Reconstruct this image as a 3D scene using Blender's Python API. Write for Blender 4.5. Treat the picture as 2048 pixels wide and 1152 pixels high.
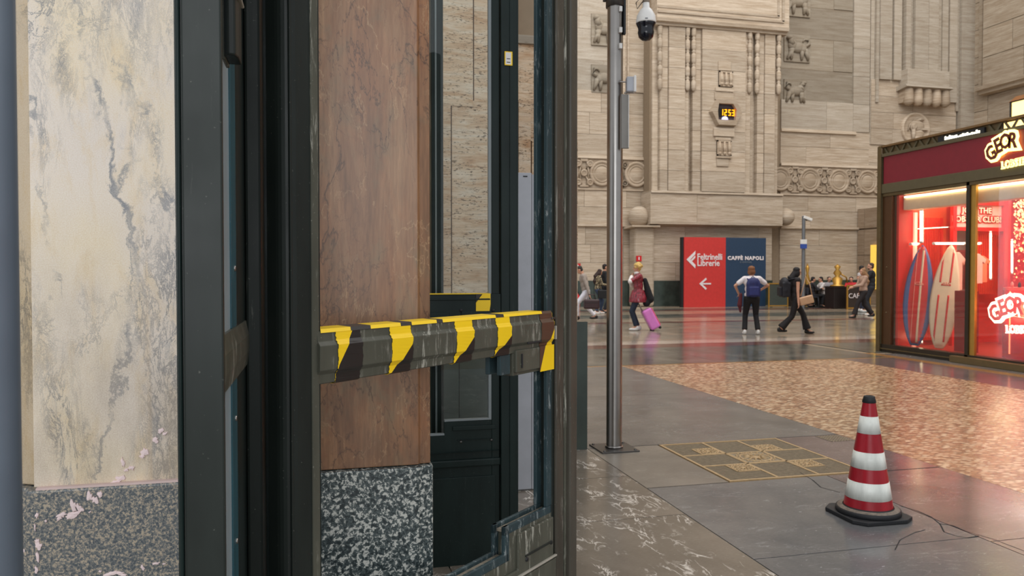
import bpy, bmesh, math, random
from mathutils import Vector, Matrix
random.seed(7)
for _o in list(bpy.data.objects): bpy.data.objects.remove(_o)
SC = bpy.context.scene
COL = SC.collection
# ------------------------------------------------------------------ camera, light, exposure
F = 1550.0; CX = 1024.0; CY = 576.0; YH = 542.0; H = 1.55
YAW = math.atan(384 / F); PIT = math.atan((CY - YH) / F)
cd = bpy.data.cameras.new('camera'); cam = bpy.data.objects.new('camera', cd); COL.objects.link(cam)
cd.sensor_width = 36.0; cd.lens = F / 2048 * 36; cd.clip_start = 0.05; cd.clip_end = 300
cam.location = (0, 0, H); cam.rotation_euler = (math.pi / 2 - PIT, 0, -YAW)
cd.dof.use_dof = True; cd.dof.focus_distance = 2.3; cd.dof.aperture_fstop = 9.0
SC.camera = cam
SC.view_settings.view_transform = 'Standard'
SC.view_settings.look = 'None'
SC.view_settings.exposure = 0.0
SC.view_settings.gamma = 1.0
SC.view_settings.use_curve_mapping = False
W = bpy.data.worlds.new('daylight'); SC.world = W; W.use_nodes = True
W.node_tree.nodes['Background'].inputs[0].default_value = (0.93, 0.96, 1.0, 1)
W.node_tree.nodes['Background'].inputs[1].default_value = 0.80
def area(name, loc, target, sx, sy, power, col):
    l = bpy.data.lights.new(name, 'AREA'); l.shape = 'RECTANGLE'; l.size = sx; l.size_y = sy
    l.energy = power; l.color = col
    o = bpy.data.objects.new(name, l); COL.objects.link(o); o.location = loc
    d = Vector(target) - Vector(loc); o.rotation_euler = d.to_track_quat('-Z', 'Y').to_euler()
    return o
area('skylight', (14, 14, 27), (19, 30, 4), 30, 22, 6500, (1.0, 0.96, 0.9))
area('street_daylight', (-1.2, -4.2, 2.9), (0.1, 2.4, 1.2), 5.0, 3.6, 205, (0.94, 0.97, 1.0))

# pixel helpers: turn a photograph pixel into a point on a real plane of the station
fw = Vector((math.sin(YAW) * math.cos(PIT), math.cos(YAW) * math.cos(PIT), -math.sin(PIT)))
rt = Vector((math.cos(YAW), -math.sin(YAW), 0)); upv = rt.cross(fw)
def ray(px, py): return fw + rt * ((px - CX) / F) + upv * ((CY - py) / F)
def FL(px, py, z=0.0):
    r = ray(px, py); t = (z - H) / r.z; return Vector((r.x * t, r.y * t, z))
def AY(px, py, y):
    r = ray(px, py); t = y / r.y; return Vector((r.x * t, y, H + r.z * t))
def AX(px, py, x):
    r = ray(px, py); t = x / r.x; return Vector((x, r.y * t, H + r.z * t))
def AD(px, py, d):
    r = ray(px, py) * d; return Vector((r.x, r.y, H + r.z))

# ------------------------------------------------------------------ materials
MATS = {}
def s2l(c): return tuple((v / 255 / 12.92 if v / 255 <= .04045 else ((v / 255 + .055) / 1.055) ** 2.4) for v in c)
class NT:
    def __init__(s, name):
        s.m = bpy.data.materials.new(name); s.m.use_nodes = True; s.t = s.m.node_tree; s.n = s.t.nodes
        s.b = s.n['Principled BSDF']; MATS[name] = s.m
    def L(s, a, b): s.t.links.new(a, b)
    def val(s, sock, v):
        if hasattr(v, 'is_output') or isinstance(v, bpy.types.NodeSocket): s.L(v, sock)
        else:
            if isinstance(v, tuple) and len(v) == 3 and sock.type == 'RGBA': v = (*v, 1)
            sock.default_value = v
    def set(s, **k):
        for a, v in k.items():
            s.val(s.b.inputs[{'col': 'Base Color', 'rough': 'Roughness', 'metal': 'Metallic', 'spec': 'Specular IOR Level', 'emis': 'Emission Color', 'es': 'Emission Strength', 'normal': 'Normal', 'coat': 'Coat Weight', 'sheen': 'Sheen Weight', 'trans': 'Transmission Weight'}[a]], v)
        return s
    def pos(s, scale=(1, 1, 1), obj=False, rnd=0.0, rot=(0, 0, 0)):
        if obj: o = s.n.new('ShaderNodeTexCoord').outputs['Object']
        else: o = s.n.new('ShaderNodeNewGeometry').outputs['Position']
        if rnd:
            oi = s.n.new('ShaderNodeObjectInfo'); mu = s.n.new('ShaderNodeVectorMath'); mu.operation = 'SCALE'
            cb = s.n.new('ShaderNodeCombineXYZ')
            for i in range(3): s.L(oi.outputs['Random'], cb.inputs[i])
            s.L(cb.outputs[0], mu.inputs[0]); mu.inputs[3].default_value = rnd
            ad = s.n.new('ShaderNodeVectorMath'); s.L(o, ad.inputs[0]); s.L(mu.outputs[0], ad.inputs[1]); o = ad.outputs[0]
        mp = s.n.new('ShaderNodeMapping'); s.L(o, mp.inputs[0]); mp.inputs['Scale'].default_value = scale; mp.inputs['Rotation'].default_value = rot
        return mp.outputs[0]
    def noise(s, vec, scale, detail=4, rough=.55, dist=0.0):
        n = s.n.new('ShaderNodeTexNoise'); s.L(vec, n.inputs['Vector']); n.inputs['Scale'].default_value = scale
        n.inputs['Detail'].default_value = detail; n.inputs['Roughness'].default_value = rough; n.inputs['Distortion'].default_value = dist
        return n.outputs['Fac']
    def vor(s, vec, scale, out='Color', feat='F1'):
        n = s.n.new('ShaderNodeTexVoronoi'); n.feature = feat; s.L(vec, n.inputs['Vector']); n.inputs['Scale'].default_value = scale
        return n.outputs[out]
    def ramp(s, fac, *stops):
        n = s.n.new('ShaderNodeValToRGB'); s.L(fac, n.inputs[0]); e = n.color_ramp.elements
        while len(e) < len(stops): e.new(0.5)
        for i, (p, c) in enumerate(stops):
            e[i].position = p; e[i].color = (c, c, c, 1) if isinstance(c, (int, float)) else (*c, 1)
        return n.outputs[0]
    def mix(s, fac, a, b, mode='MIX'):
        n = s.n.new('ShaderNodeMix'); n.data_type = 'RGBA'; n.blend_type = mode
        s.val(n.inputs[0], fac); s.val(n.inputs[6], a); s.val(n.inputs[7], b); return n.outputs[2]
    def math(s, op, a, b=0.0):
        n = s.n.new('ShaderNodeMath'); n.operation = op; s.val(n.inputs[0], a); s.val(n.inputs[1], b); return n.outputs[0]
    def vein(s, vec, scale, width, dist=0.6, detail=5, rough=.55):
        f = s.noise(vec, scale, detail, rough, dist)
        a = s.math('ABSOLUTE', s.math('SUBTRACT', f, 0.5))
        return s.ramp(a, (0.0, 1.0), (width, 0.0))
    def sep(s, vec):
        n = s.n.new('ShaderNodeSeparateXYZ'); s.L(vec, n.inputs[0]); return n.outputs
    def rand(s):
        return s.n.new('ShaderNodeObjectInfo').outputs['Random']
    def bump(s, h, strength=.3, dist=.01):
        n = s.n.new('ShaderNodeBump'); s.val(n.inputs['Height'], h); n.inputs['Strength'].default_value = strength; n.inputs['Distance'].default_value = dist
        s.L(n.outputs[0], s.b.inputs['Normal']); return s
def M(name, col, rough=.5, metal=0.0, es=0.0, emis=None, var=0.06, spec=.5, nscale=9.0, coat=0.0):
    """plain procedural material: a colour with slight noise variation"""
    if name in MATS: return MATS[name]
    t = NT(name); MATS[name] = t.m; c = s2l(col) if max(col) > 1 else col
    f = t.noise(t.pos(obj=True), nscale, 3)
    lo = tuple(v * (1 - var) for v in c); hi = tuple(min(1, v * (1 + var)) for v in c)
    t.set(col=t.ramp(f, (.3, lo), (.7, hi)), rough=rough, metal=metal, spec=spec, coat=coat)
    if es: t.set(emis=s2l(emis or col), es=es)
    return t.m
def travertine(name, tint=(1, 1, 1), k=1.0, streak=1.0):
    t = NT(name)
    p = t.pos((.5, .5, 5.5), rnd=6.0)
    a = t.noise(p, 1.3, 6, .65, .4); b = t.noise(t.pos((.9, .9, 22), rnd=3.0), 1.6, 5, .6, .3)
    c1 = tuple(v * k * q for v, q in zip(s2l((186, 168, 147)), tint)); c2 = tuple(v * k * q for v, q in zip(s2l((222, 209, 192)), tint)); c3 = tuple(v * k * q for v, q in zip(s2l((158, 134, 108)), tint))
    col = t.ramp(a, (.28, c1), (.5, tuple((x + y) / 2 for x, y in zip(c1, c2))), (.72, c2))
    col = t.mix(t.math('MULTIPLY', t.ramp(b, (.42, 0.0), (.75, 1.0)), .75 * streak), col, c3)
    pit = t.noise(t.pos((3, 3, 26), rnd=5.0), 3.0, 3, .6)
    pm = t.ramp(pit, (.62, 0.0), (.70, 1.0))
    col = t.mix(t.math('MULTIPLY', pm, .5), col, tuple(v * .5 for v in c3))
    rv = t.ramp(t.rand(), (0, .86), (1, 1.08)); col = t.mix(1.0, col, rv, 'MULTIPLY')
    t.set(col=col, rough=.72, spec=.22).bump(t.math('SUBTRACT', b, pm), .25, .02)
    return t.m
T_WALL = travertine('travertine_warm', (1.0, .985, .96), .92)
T_GREY = travertine('travertine_grey', (.93, .96, .98), .86, .6)
T_PIER = travertine('travertine_near', (1.0, .97, .93), .9)
T_JOINT = M('stone_joint', (146, 128, 106), .9)
T_DARK = travertine('stone_grey_panel', (.84, .85, .83), .68, .35)
def pier_mat():
    t = NT('travertine_pitted'); p = t.pos((1.6, 1.6, 9), rnd=7.0)
    a = t.noise(p, 1.5, 7, .68, .8); w = t.noise(t.pos((2.0, 2.0, 30), rnd=3.0), 2.0, 6, .7, .5)
    base = t.ramp(a, (.28, s2l((188, 146, 108))), (.5, s2l((222, 198, 170))), (.7, s2l((232, 221, 204))))
    base = t.mix(t.math('MULTIPLY', t.ramp(w, (.45, 0.0), (.7, 1.0)), .45), base, s2l((160, 132, 104)))
    pt = t.noise(t.pos((9, 9, 30), rnd=2.0), 3.5, 3, .65); pz = t.noise(t.pos((1.2, 1.2, 5)), 2.2, 2)
    pm = t.math('MULTIPLY', t.ramp(pt, (.57, 0.0), (.62, 1.0)), t.ramp(pz, (.38, 0.0), (.54, 1.0)))
    base = t.mix(t.math('MULTIPLY', pm, .85), base, s2l((92, 76, 60)))
    base = t.mix(1.0, base, t.ramp(t.rand(), (0, (.82, .78, .74)), (.5, (.96, .93, .88)), (1, (1, 1, 1))), 'MULTIPLY')
    t.set(col=base, rough=.75, spec=.22).bump(t.math('SUBTRACT', w, pm), .5, .01); return t.m
T_PIT = pier_mat()
def cream(name='cream_marble', tint=(1, 1, 1)):
    t = NT(name); P = t.pos((1, 1, 1))
    big = t.noise(t.pos((1.2, 1.2, .8)), 2.2, 4, .5)
    col = t.ramp(big, (.32, s2l((236, 218, 186))), (.5, s2l((230, 217, 202))), (.72, s2l((222, 210, 198))))
    yl = t.noise(t.pos((5, 5, 1.6)), 3.2, 6, .65, .6); col = t.mix(t.math('MULTIPLY', t.ramp(yl, (.5, 0.0), (.72, 1.0)), .6), col, s2l((222, 194, 146)))
    # mottled blue-grey clouds in steep drifts, and broken hairline veins
    pv = t.pos((7.0, 7.0, 2.6), rot=(0, math.radians(-12), 0)); pw = t.pos((8.0, 8.0, 3.2), rot=(0, math.radians(14), 0))
    drift = t.ramp(t.noise(t.pos((2.6, 2.6, .7), rot=(0, math.radians(-11), 0)), 1.5, 4, .55, .5), (.46, 0.0), (.56, 1.0))
    drift2 = t.ramp(t.noise(t.pos((2.2, 2.2, .9), rot=(0, math.radians(12), 0)), 1.8, 4, .55, .5), (.53, 0.0), (.62, 1.0))
    v1 = t.math('MAXIMUM', t.vein(pv, .9, .022, .7, 10, .74), t.vein(t.pos((12, 12, 3.6), rot=(0, math.radians(-20), 0)), 1.2, .03, .8, 9, .74)); v2 = t.math('MAXIMUM', t.vein(pw, 1.0, .022, .7, 10, .74), t.vein(t.pos((5, 5, 6), rot=(0, math.radians(50), 0)), 1.1, .014, .6, 9, .72))
    vs = t.math('MAXIMUM', t.math('MULTIPLY', v1, drift), t.math('MULTIPLY', v2, drift2))
    cloud = t.math('MULTIPLY', t.ramp(t.noise(t.pos((16, 16, 5), rot=(0, math.radians(-12), 0)), 1.6, 9, .78, .6), (.52, 0.0), (.62, 1.0)), t.math('MULTIPLY', drift, .55))
    col = t.mix(cloud, col, s2l((134, 140, 149)))
    col = t.mix(t.math('MULTIPLY', vs, .85), col, s2l((92, 102, 114)))
    # main veins of this slab: jagged lines that wander down the stone
    xs, _, zs_ = t.sep(P)
    jit = t.math('MULTIPLY', t.math('SUBTRACT', t.noise(t.pos((1, 1, .8)), 11.0, 8, .68, .4), .5), .16)
    brk = t.ramp(t.noise(t.pos((1, 1, .5)), 9.0, 4, .6), (.42, 0.0), (.54, 1.0))
    for (pa, pb, wd) in (((145, -40), (290, 590), .011), ((200, -20), (345, 440), .008), ((300, 90), (245, 420), .006), ((190, 960), (290, 560), .008), ((58, 190), (105, 600), .008), ((215, 240), (330, 960), .005), ((240, -60), (262, 300), .014)):
        A_, B_ = AY(*pa, 2.25), AY(*pb, 2.25); kx = (B_.x - A_.x) / (B_.z - A_.z)
        d = t.math('ADD', t.math('SUBTRACT', xs, t.math('ADD', t.math('MULTIPLY', zs_, kx), A_.x - kx * A_.z)), jit)
        lo, hi = min(A_.z, B_.z), max(A_.z, B_.z)
        inside = t.math('MULTIPLY', t.math('GREATER_THAN', zs_, lo), t.math('LESS_THAN', zs_, hi))
        v = t.math('MULTIPLY', t.math('MULTIPLY', t.ramp(t.math('ABSOLUTE', d), (0.0, 1.0), (wd * .5, .75), (wd, 0.0)), inside), brk)
        col = t.mix(t.math('MULTIPLY', v, .7), col, s2l((104, 113, 124)))
    spk = t.ramp(t.noise(t.pos((30, 30, 16)), 3.0, 5, .75), (.66, 0.0), (.72, 1.0)); col = t.mix(t.math('MULTIPLY', spk, .45), col, s2l((142, 144, 146)))
    st = t.noise(t.pos((26, 26, .35)), 1.0, 3, .6)
    z = t.sep(P)[2]
    n = t.n.new('ShaderNodeMapRange'); t.L(z, n.inputs[0]); n.inputs[1].default_value = 1.75; n.inputs[2].default_value = 1.2; n.inputs[3].default_value = .10; n.inputs[4].default_value = 1.0
    col = t.mix(t.math('MULTIPLY', t.math('MULTIPLY', t.ramp(st, (.52, 0.0), (.66, 1.0)), n.outputs[0]), .5), col, s2l((186, 154, 112)))
    dirt = t.noise(t.pos((3, 3, 1.4)), 2.0, 6, .65)
    col = t.mix(t.math('MULTIPLY', t.math('MULTIPLY', t.ramp(dirt, (.30, 0.0), (.7, 1.0)), n.outputs[0]), .7), col, s2l((164, 148, 126)))
    gr = t.noise(t.pos(), 320, 2); col = t.mix(.22, col, t.ramp(gr, (.35, 0.2), (.65, .8)), 'OVERLAY')
    col = t.mix(1.0, col, tint, 'MULTIPLY')
    t.set(col=col, rough=.42, spec=.45).bump(gr, .08, .002); return t.m
CREAM = cream(); CREAM_D = cream('shaded_dirty_cream_marble', (.74, .68, .56))  # second copy is darker: tint carries the chamfer's shade along with brownish dirt
def brown():
    t = NT('brown_marble')
    a = t.noise(t.pos((8, 8, .8), rot=(0, math.radians(4), 0)), 1.4, 8, .7, .5)
    b = t.noise(t.pos((2.6, 2.6, 1.5)), 1.7, 5, .6, .6)
    col = t.ramp(a, (.28, s2l((104, 72, 48))), (.5, s2l((138, 99, 68))), (.72, s2l((164, 128, 94))))
    col = t.mix(t.math('MULTIPLY', t.ramp(b, (.5, 0.0), (.66, 1.0)), .5), col, s2l((152, 98, 60)))
    col = t.mix(t.math('MULTIPLY', t.ramp(t.noise(t.pos((2.4, 2.4, 1.4), rot=(0, .5, 0)), 2.3, 5, .65, .5), (.52, 0.0), (.64, 1.0)), .6), col, s2l((118, 104, 78)))
    rub = t.noise(t.pos((14, 14, 10)), 2.2, 7, .72, .8); rz = t.ramp(t.noise(t.pos((1.6, 1.6, 1.2)), 2.0, 2), (.48, 0.0), (.6, 1.0))
    col = t.mix(t.math('MULTIPLY', t.math('MULTIPLY', t.ramp(rub, (.5, 0.0), (.62, 1.0)), rz), .5), col, s2l((124, 76, 48)))
    for (sc, rx, wd, k, c) in ((1.3, 26, .006, .8, (60, 40, 28)), (1.7, -34, .005, .8, (66, 44, 30)), (3.2, 12, .007, .6, (180, 146, 108)), (2.4, 40, .006, .55, (90, 62, 46)), (4.5, -15, .008, .4, (110, 76, 54))):
        pv = t.pos((2.4, 2.4, 1.0), rot=(0, math.radians(rx), 0)); v = t.vein(pv, sc, wd, .35, 7, .58)
        v = t.math('MULTIPLY', v, t.ramp(t.noise(pv, 2.2, 2), (.40, 0.0), (.52, 1.0)))
        col = t.mix(t.math('MULTIPLY', v, k), col, s2l(c))
    z = t.sep(t.pos())[2]
    n = t.n.new('ShaderNodeMapRange'); t.L(z, n.inputs[0]); n.inputs[1].default_value = 1.32; n.inputs[2].default_value = 1.05; n.inputs[3].default_value = 0.0; n.inputs[4].default_value = 1.0
    d = t.ramp(t.noise(t.pos((3, 3, 2)), 2.4, 5, .6), (.38, 0.0), (.62, 1.0))
    col = t.mix(t.math('MULTIPLY', t.math('MULTIPLY', d, n.outputs[0]), .6), col, s2l((98, 72, 56)))
    fine = t.noise(t.pos((60, 60, 6)), 2.0, 3); col = t.mix(.25, col, t.ramp(fine, (.3, .2), (.7, .9)), 'OVERLAY')
    t.set(col=col, rough=.34, spec=.5).bump(fine, .06, .002); return t.m
BROWN = brown()
def granite(name, cells, cols, mixk):
    t = NT(name); P = t.pos()
    d = t.n.new('ShaderNodeVectorMath'); d.operation = 'SCALE'; nz = t.n.new('ShaderNodeTexNoise'); t.L(P, nz.inputs['Vector']); nz.inputs['Scale'].default_value = cells * .9; nz.inputs['Detail'].default_value = 3
    t.L(nz.outputs['Color'], d.inputs[0]); d.inputs[3].default_value = 1.5 / cells
    ad = t.n.new('ShaderNodeVectorMath'); t.L(P, ad.inputs[0]); t.L(d.outputs[0], ad.inputs[1])
    a = t.noise(ad.outputs[0], cells, 3, .6, .3); b = t.noise(ad.outputs[0], cells * .55, 3, .6)
    col = t.ramp(a, (.40, s2l(cols[0])), (.47, s2l(cols[1])), (.53, s2l(cols[1])), (.58, s2l(cols[2])))
    col = t.mix(t.math('MULTIPLY', t.ramp(b, (.56, 0.0), (.62, 1.0)), mixk), col, s2l(cols[3]))
    t.set(col=col, rough=.38, spec=.5); return t.m
GR_L = granite('granite_fine', 170, ((72, 80, 86), (112, 114, 112), (176, 162, 142), (70, 78, 84)), .35)
GR_R = granite('granite_coarse', 100, ((32, 42, 44), (74, 84, 84), (190, 190, 182), (60, 70, 70)), .35)
def paint(name, col, wear=.25, wearcol=(120, 118, 108), rough=.3, streak=(20, 20, 1.2), amt=.62):
    t = NT(name); c = s2l(col)
    a = t.noise(t.pos((4, 4, 1.0), obj=True), 3.0, 4)
    b = t.ramp(a, (.3, tuple(v * .8 for v in c)), (.7, tuple(v * 1.25 for v in c)))
    wn = t.noise(t.pos(streak, obj=True), 3.0, 8, .75, .3); wz = t.noise(t.pos(obj=True), 5.0, 3)
    m = t.math('MULTIPLY', t.ramp(wn, (amt, 0.0), (amt + .05, 1.0)), t.ramp(wz, (.45, 0.0), (.6, 1.0)))
    sp = t.ramp(t.noise(t.pos(obj=True), 160, 2, .5), (.71, 0.0), (.74, 1.0))
    m = t.math('MAXIMUM', t.math('MULTIPLY', m, wear), t.math('MULTIPLY', sp, .35))
    colr = t.mix(m, b, s2l(wearcol))
    rr = t.ramp(wz, (.3, rough * .85), (.7, rough * 1.3))
    t.set(col=colr, rough=rr, spec=.22).bump(wn, .10, .003); return t.m
GREEN = paint('green_door_paint', (34, 39, 36), .45, (128, 128, 120), rough=.36)
GREEN_W = paint('green_rail_paint', (80, 80, 70), .9, (168, 166, 154), .36, (22, 22, 2.2), .545)
GREEN_D = paint('dark_green_paint', (26, 38, 36), .25, (90, 96, 94), .33)
BLUEG = paint('blue_green_edge_paint', (48, 64, 68), .75, (150, 158, 158), .35, (16, 16, 4), .55)
STEELB = paint('blue_glazing_bead_paint', (44, 82, 92), .3, (110, 130, 134), .32)
DARKM = M('dark_marble_wainscot', (58, 68, 62), .22, nscale=3, var=.25)
STEEL = M('brushed_steel', (150, 146, 142), .28, 1.0)
STEELD = M('dark_steel', (96, 94, 92), .4, .9)
GREYP = M('light_grey_metal', (168, 170, 176), .45, .2)
BLACK = M('black_rubber', (26, 27, 30), .6)
WHITE = M('white_plastic', (226, 224, 220), .4)
BRONZE = M('bronze_metal', (104, 86, 54), .42, .35, var=.12)
OLIVE = M('olive_bronze', (98, 88, 62), .5, .15, var=.06)
SIGNRED = M('crimson_fascia', (132, 26, 40), .45)
SHOPRED = M('shop_red', (214, 30, 30), .4)
GOLD = M('gold_metal', (196, 150, 70), .4, .6)
def floor_mat(name, c1, c2, vein=(200, 196, 190), va=.5, sc=3.0, rough=.16, speck=.5, vdir=25, vw=.012, stretch=(1, 3, 1)):
    t = NT(name)
    a = t.noise(t.pos((1, 1, 1), rnd=9.0), 1.6, 6, .6, .5)
    col = t.ramp(a, (.3, s2l(c1)), (.7, s2l(c2)))
    pv = t.pos(stretch, rot=(0, 0, math.radians(vdir)), rnd=4.0)
    v = t.vein(pv, sc, vw, .8, 6, .6); msk = t.ramp(t.noise(pv, sc * .8, 3), (.46, 0.0), (.6, 1.0))
    col = t.mix(t.math('MULTIPLY', t.math('MULTIPLY', v, msk), va), col, s2l(vein))
    sp = t.ramp(t.noise(t.pos((6, 14, 1), rnd=2.0), 3.0, 3, .6), (.70, 0.0), (.73, 1.0))
    col = t.mix(t.math('MULTIPLY', sp, speck), col, s2l(vein))
    fine = t.noise(t.pos((12, 30, 1)), 3.0, 4, .7); col = t.mix(.25, col, t.ramp(fine, (.3, .3), (.7, .75)), 'OVERLAY')
    w = t.noise(t.pos(), .9, 4); t.set(col=col, rough=t.ramp(w, (.3, rough * .75), (.7, rough * 1.5)), spec=.5).bump(t.noise(t.pos(), 2.5, 4), .05, .01)
    return t.m
F_VEIN = floor_mat('veined_brown_marble', (98, 90, 80), (128, 118, 106), (222, 214, 204), 1.0, 4.2, .2, .5, 25, .03, (2.0, 1.0, 1))
F_GREY = floor_mat('grey_limestone', (92, 90, 88), (118, 114, 110), (190, 188, 186), .3, 3.0, .2, .6)
F_BLUE = floor_mat('blue_grey_limestone', (90, 91, 94), (120, 118, 116), (184, 186, 190), .35, 3.0, .2, .7)
F_ROSE = floor_mat('rosy_grey_limestone', (92, 80, 80), (122, 106, 104), (200, 190, 186), .35, 3.5, .15, .5)
F_LIGHT = floor_mat('pale_grey_limestone', (104, 98, 90), (136, 128, 118), (176, 170, 160), .4, 3.0, .25, .3)
F_DKG = floor_mat('dark_green_grey_marble', (62, 66, 62), (112, 110, 102), (160, 156, 148), .5, 1.2, .15, .2)
F_RED = floor_mat('dark_red_marble', (92, 56, 50), (128, 90, 80), (150, 120, 108), .4, 1.5, .15, .2)
F_PINK = floor_mat('pink_white_marble', (178, 160, 146), (196, 182, 168), (210, 200, 190), .4, 2, .1, .2)
F_TAN = floor_mat('tan_marble', (160, 116, 70), (184, 140, 90), (200, 160, 120), .3, 2, .12, .2)
F_STRK = floor_mat('streaked_brown_marble', (120, 112, 100), (158, 146, 130), (186, 134, 96), .8, 1.1, .14, .3, 60, .03)
F_BEIGE = floor_mat('beige_marble', (146, 130, 112), (176, 160, 140), (190, 176, 156), .4, 1.5, .14, .2)
def mosaic():
    t = NT('pebble_mosaic')
    P = t.pos((1, 1.0, 1)); P2 = t.pos((17, 30, 1), rot=(0, 0, .6))
    c = t.vor(P2, 1.0, 'Color'); d = t.vor(P2, 1.0, 'Distance')
    r = t.sep(c)[0]
    col = t.ramp(r, (0.0, s2l((146, 104, 78))), (.35, s2l((172, 130, 98))), (.6, s2l((196, 158, 124))), (.85, s2l((220, 194, 162))))
    big = t.noise(P, .8, 3); col = t.mix(t.math('MULTIPLY', t.ramp(big, (.4, 0.0), (.7, 1.0)), .35), col, s2l((176, 150, 112)))
    col = t.mix(t.ramp(d, (.45, 0.0), (.75, .7)), col, s2l((108, 70, 50)))
    t.set(col=col, rough=.24, spec=.5).bump(t.noise(P, 2, 3), .05, .01); return t.m
F_MOS = mosaic()
def glass(name, tint=(1, 1, 1), refl=1.0, rough=0.0):
    t = NT(name); n = t.n; tr = n.new('ShaderNodeBsdfTransparent'); tr.inputs[0].default_value = (*tint, 1)
    gl = n.new('ShaderNodeBsdfGlossy'); gl.inputs['Roughness'].default_value = rough
    fr = n.new('ShaderNodeFresnel'); fr.inputs[0].default_value = 1.45
    mx = n.new('ShaderNodeMixShader'); t.L(t.math('MULTIPLY', fr.outputs[0], refl), mx.inputs[0]); t.L(tr.outputs[0], mx.inputs[1]); t.L(gl.outputs[0], mx.inputs[2])
    t.L(mx.outputs[0], n['Material Output'].inputs[0]); return t.m
GLASS = glass('window_glass', (.96, .98, .97), .9); SHOPGLASS = glass('shop_glass', (.97, .97, .97), .28)

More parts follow.
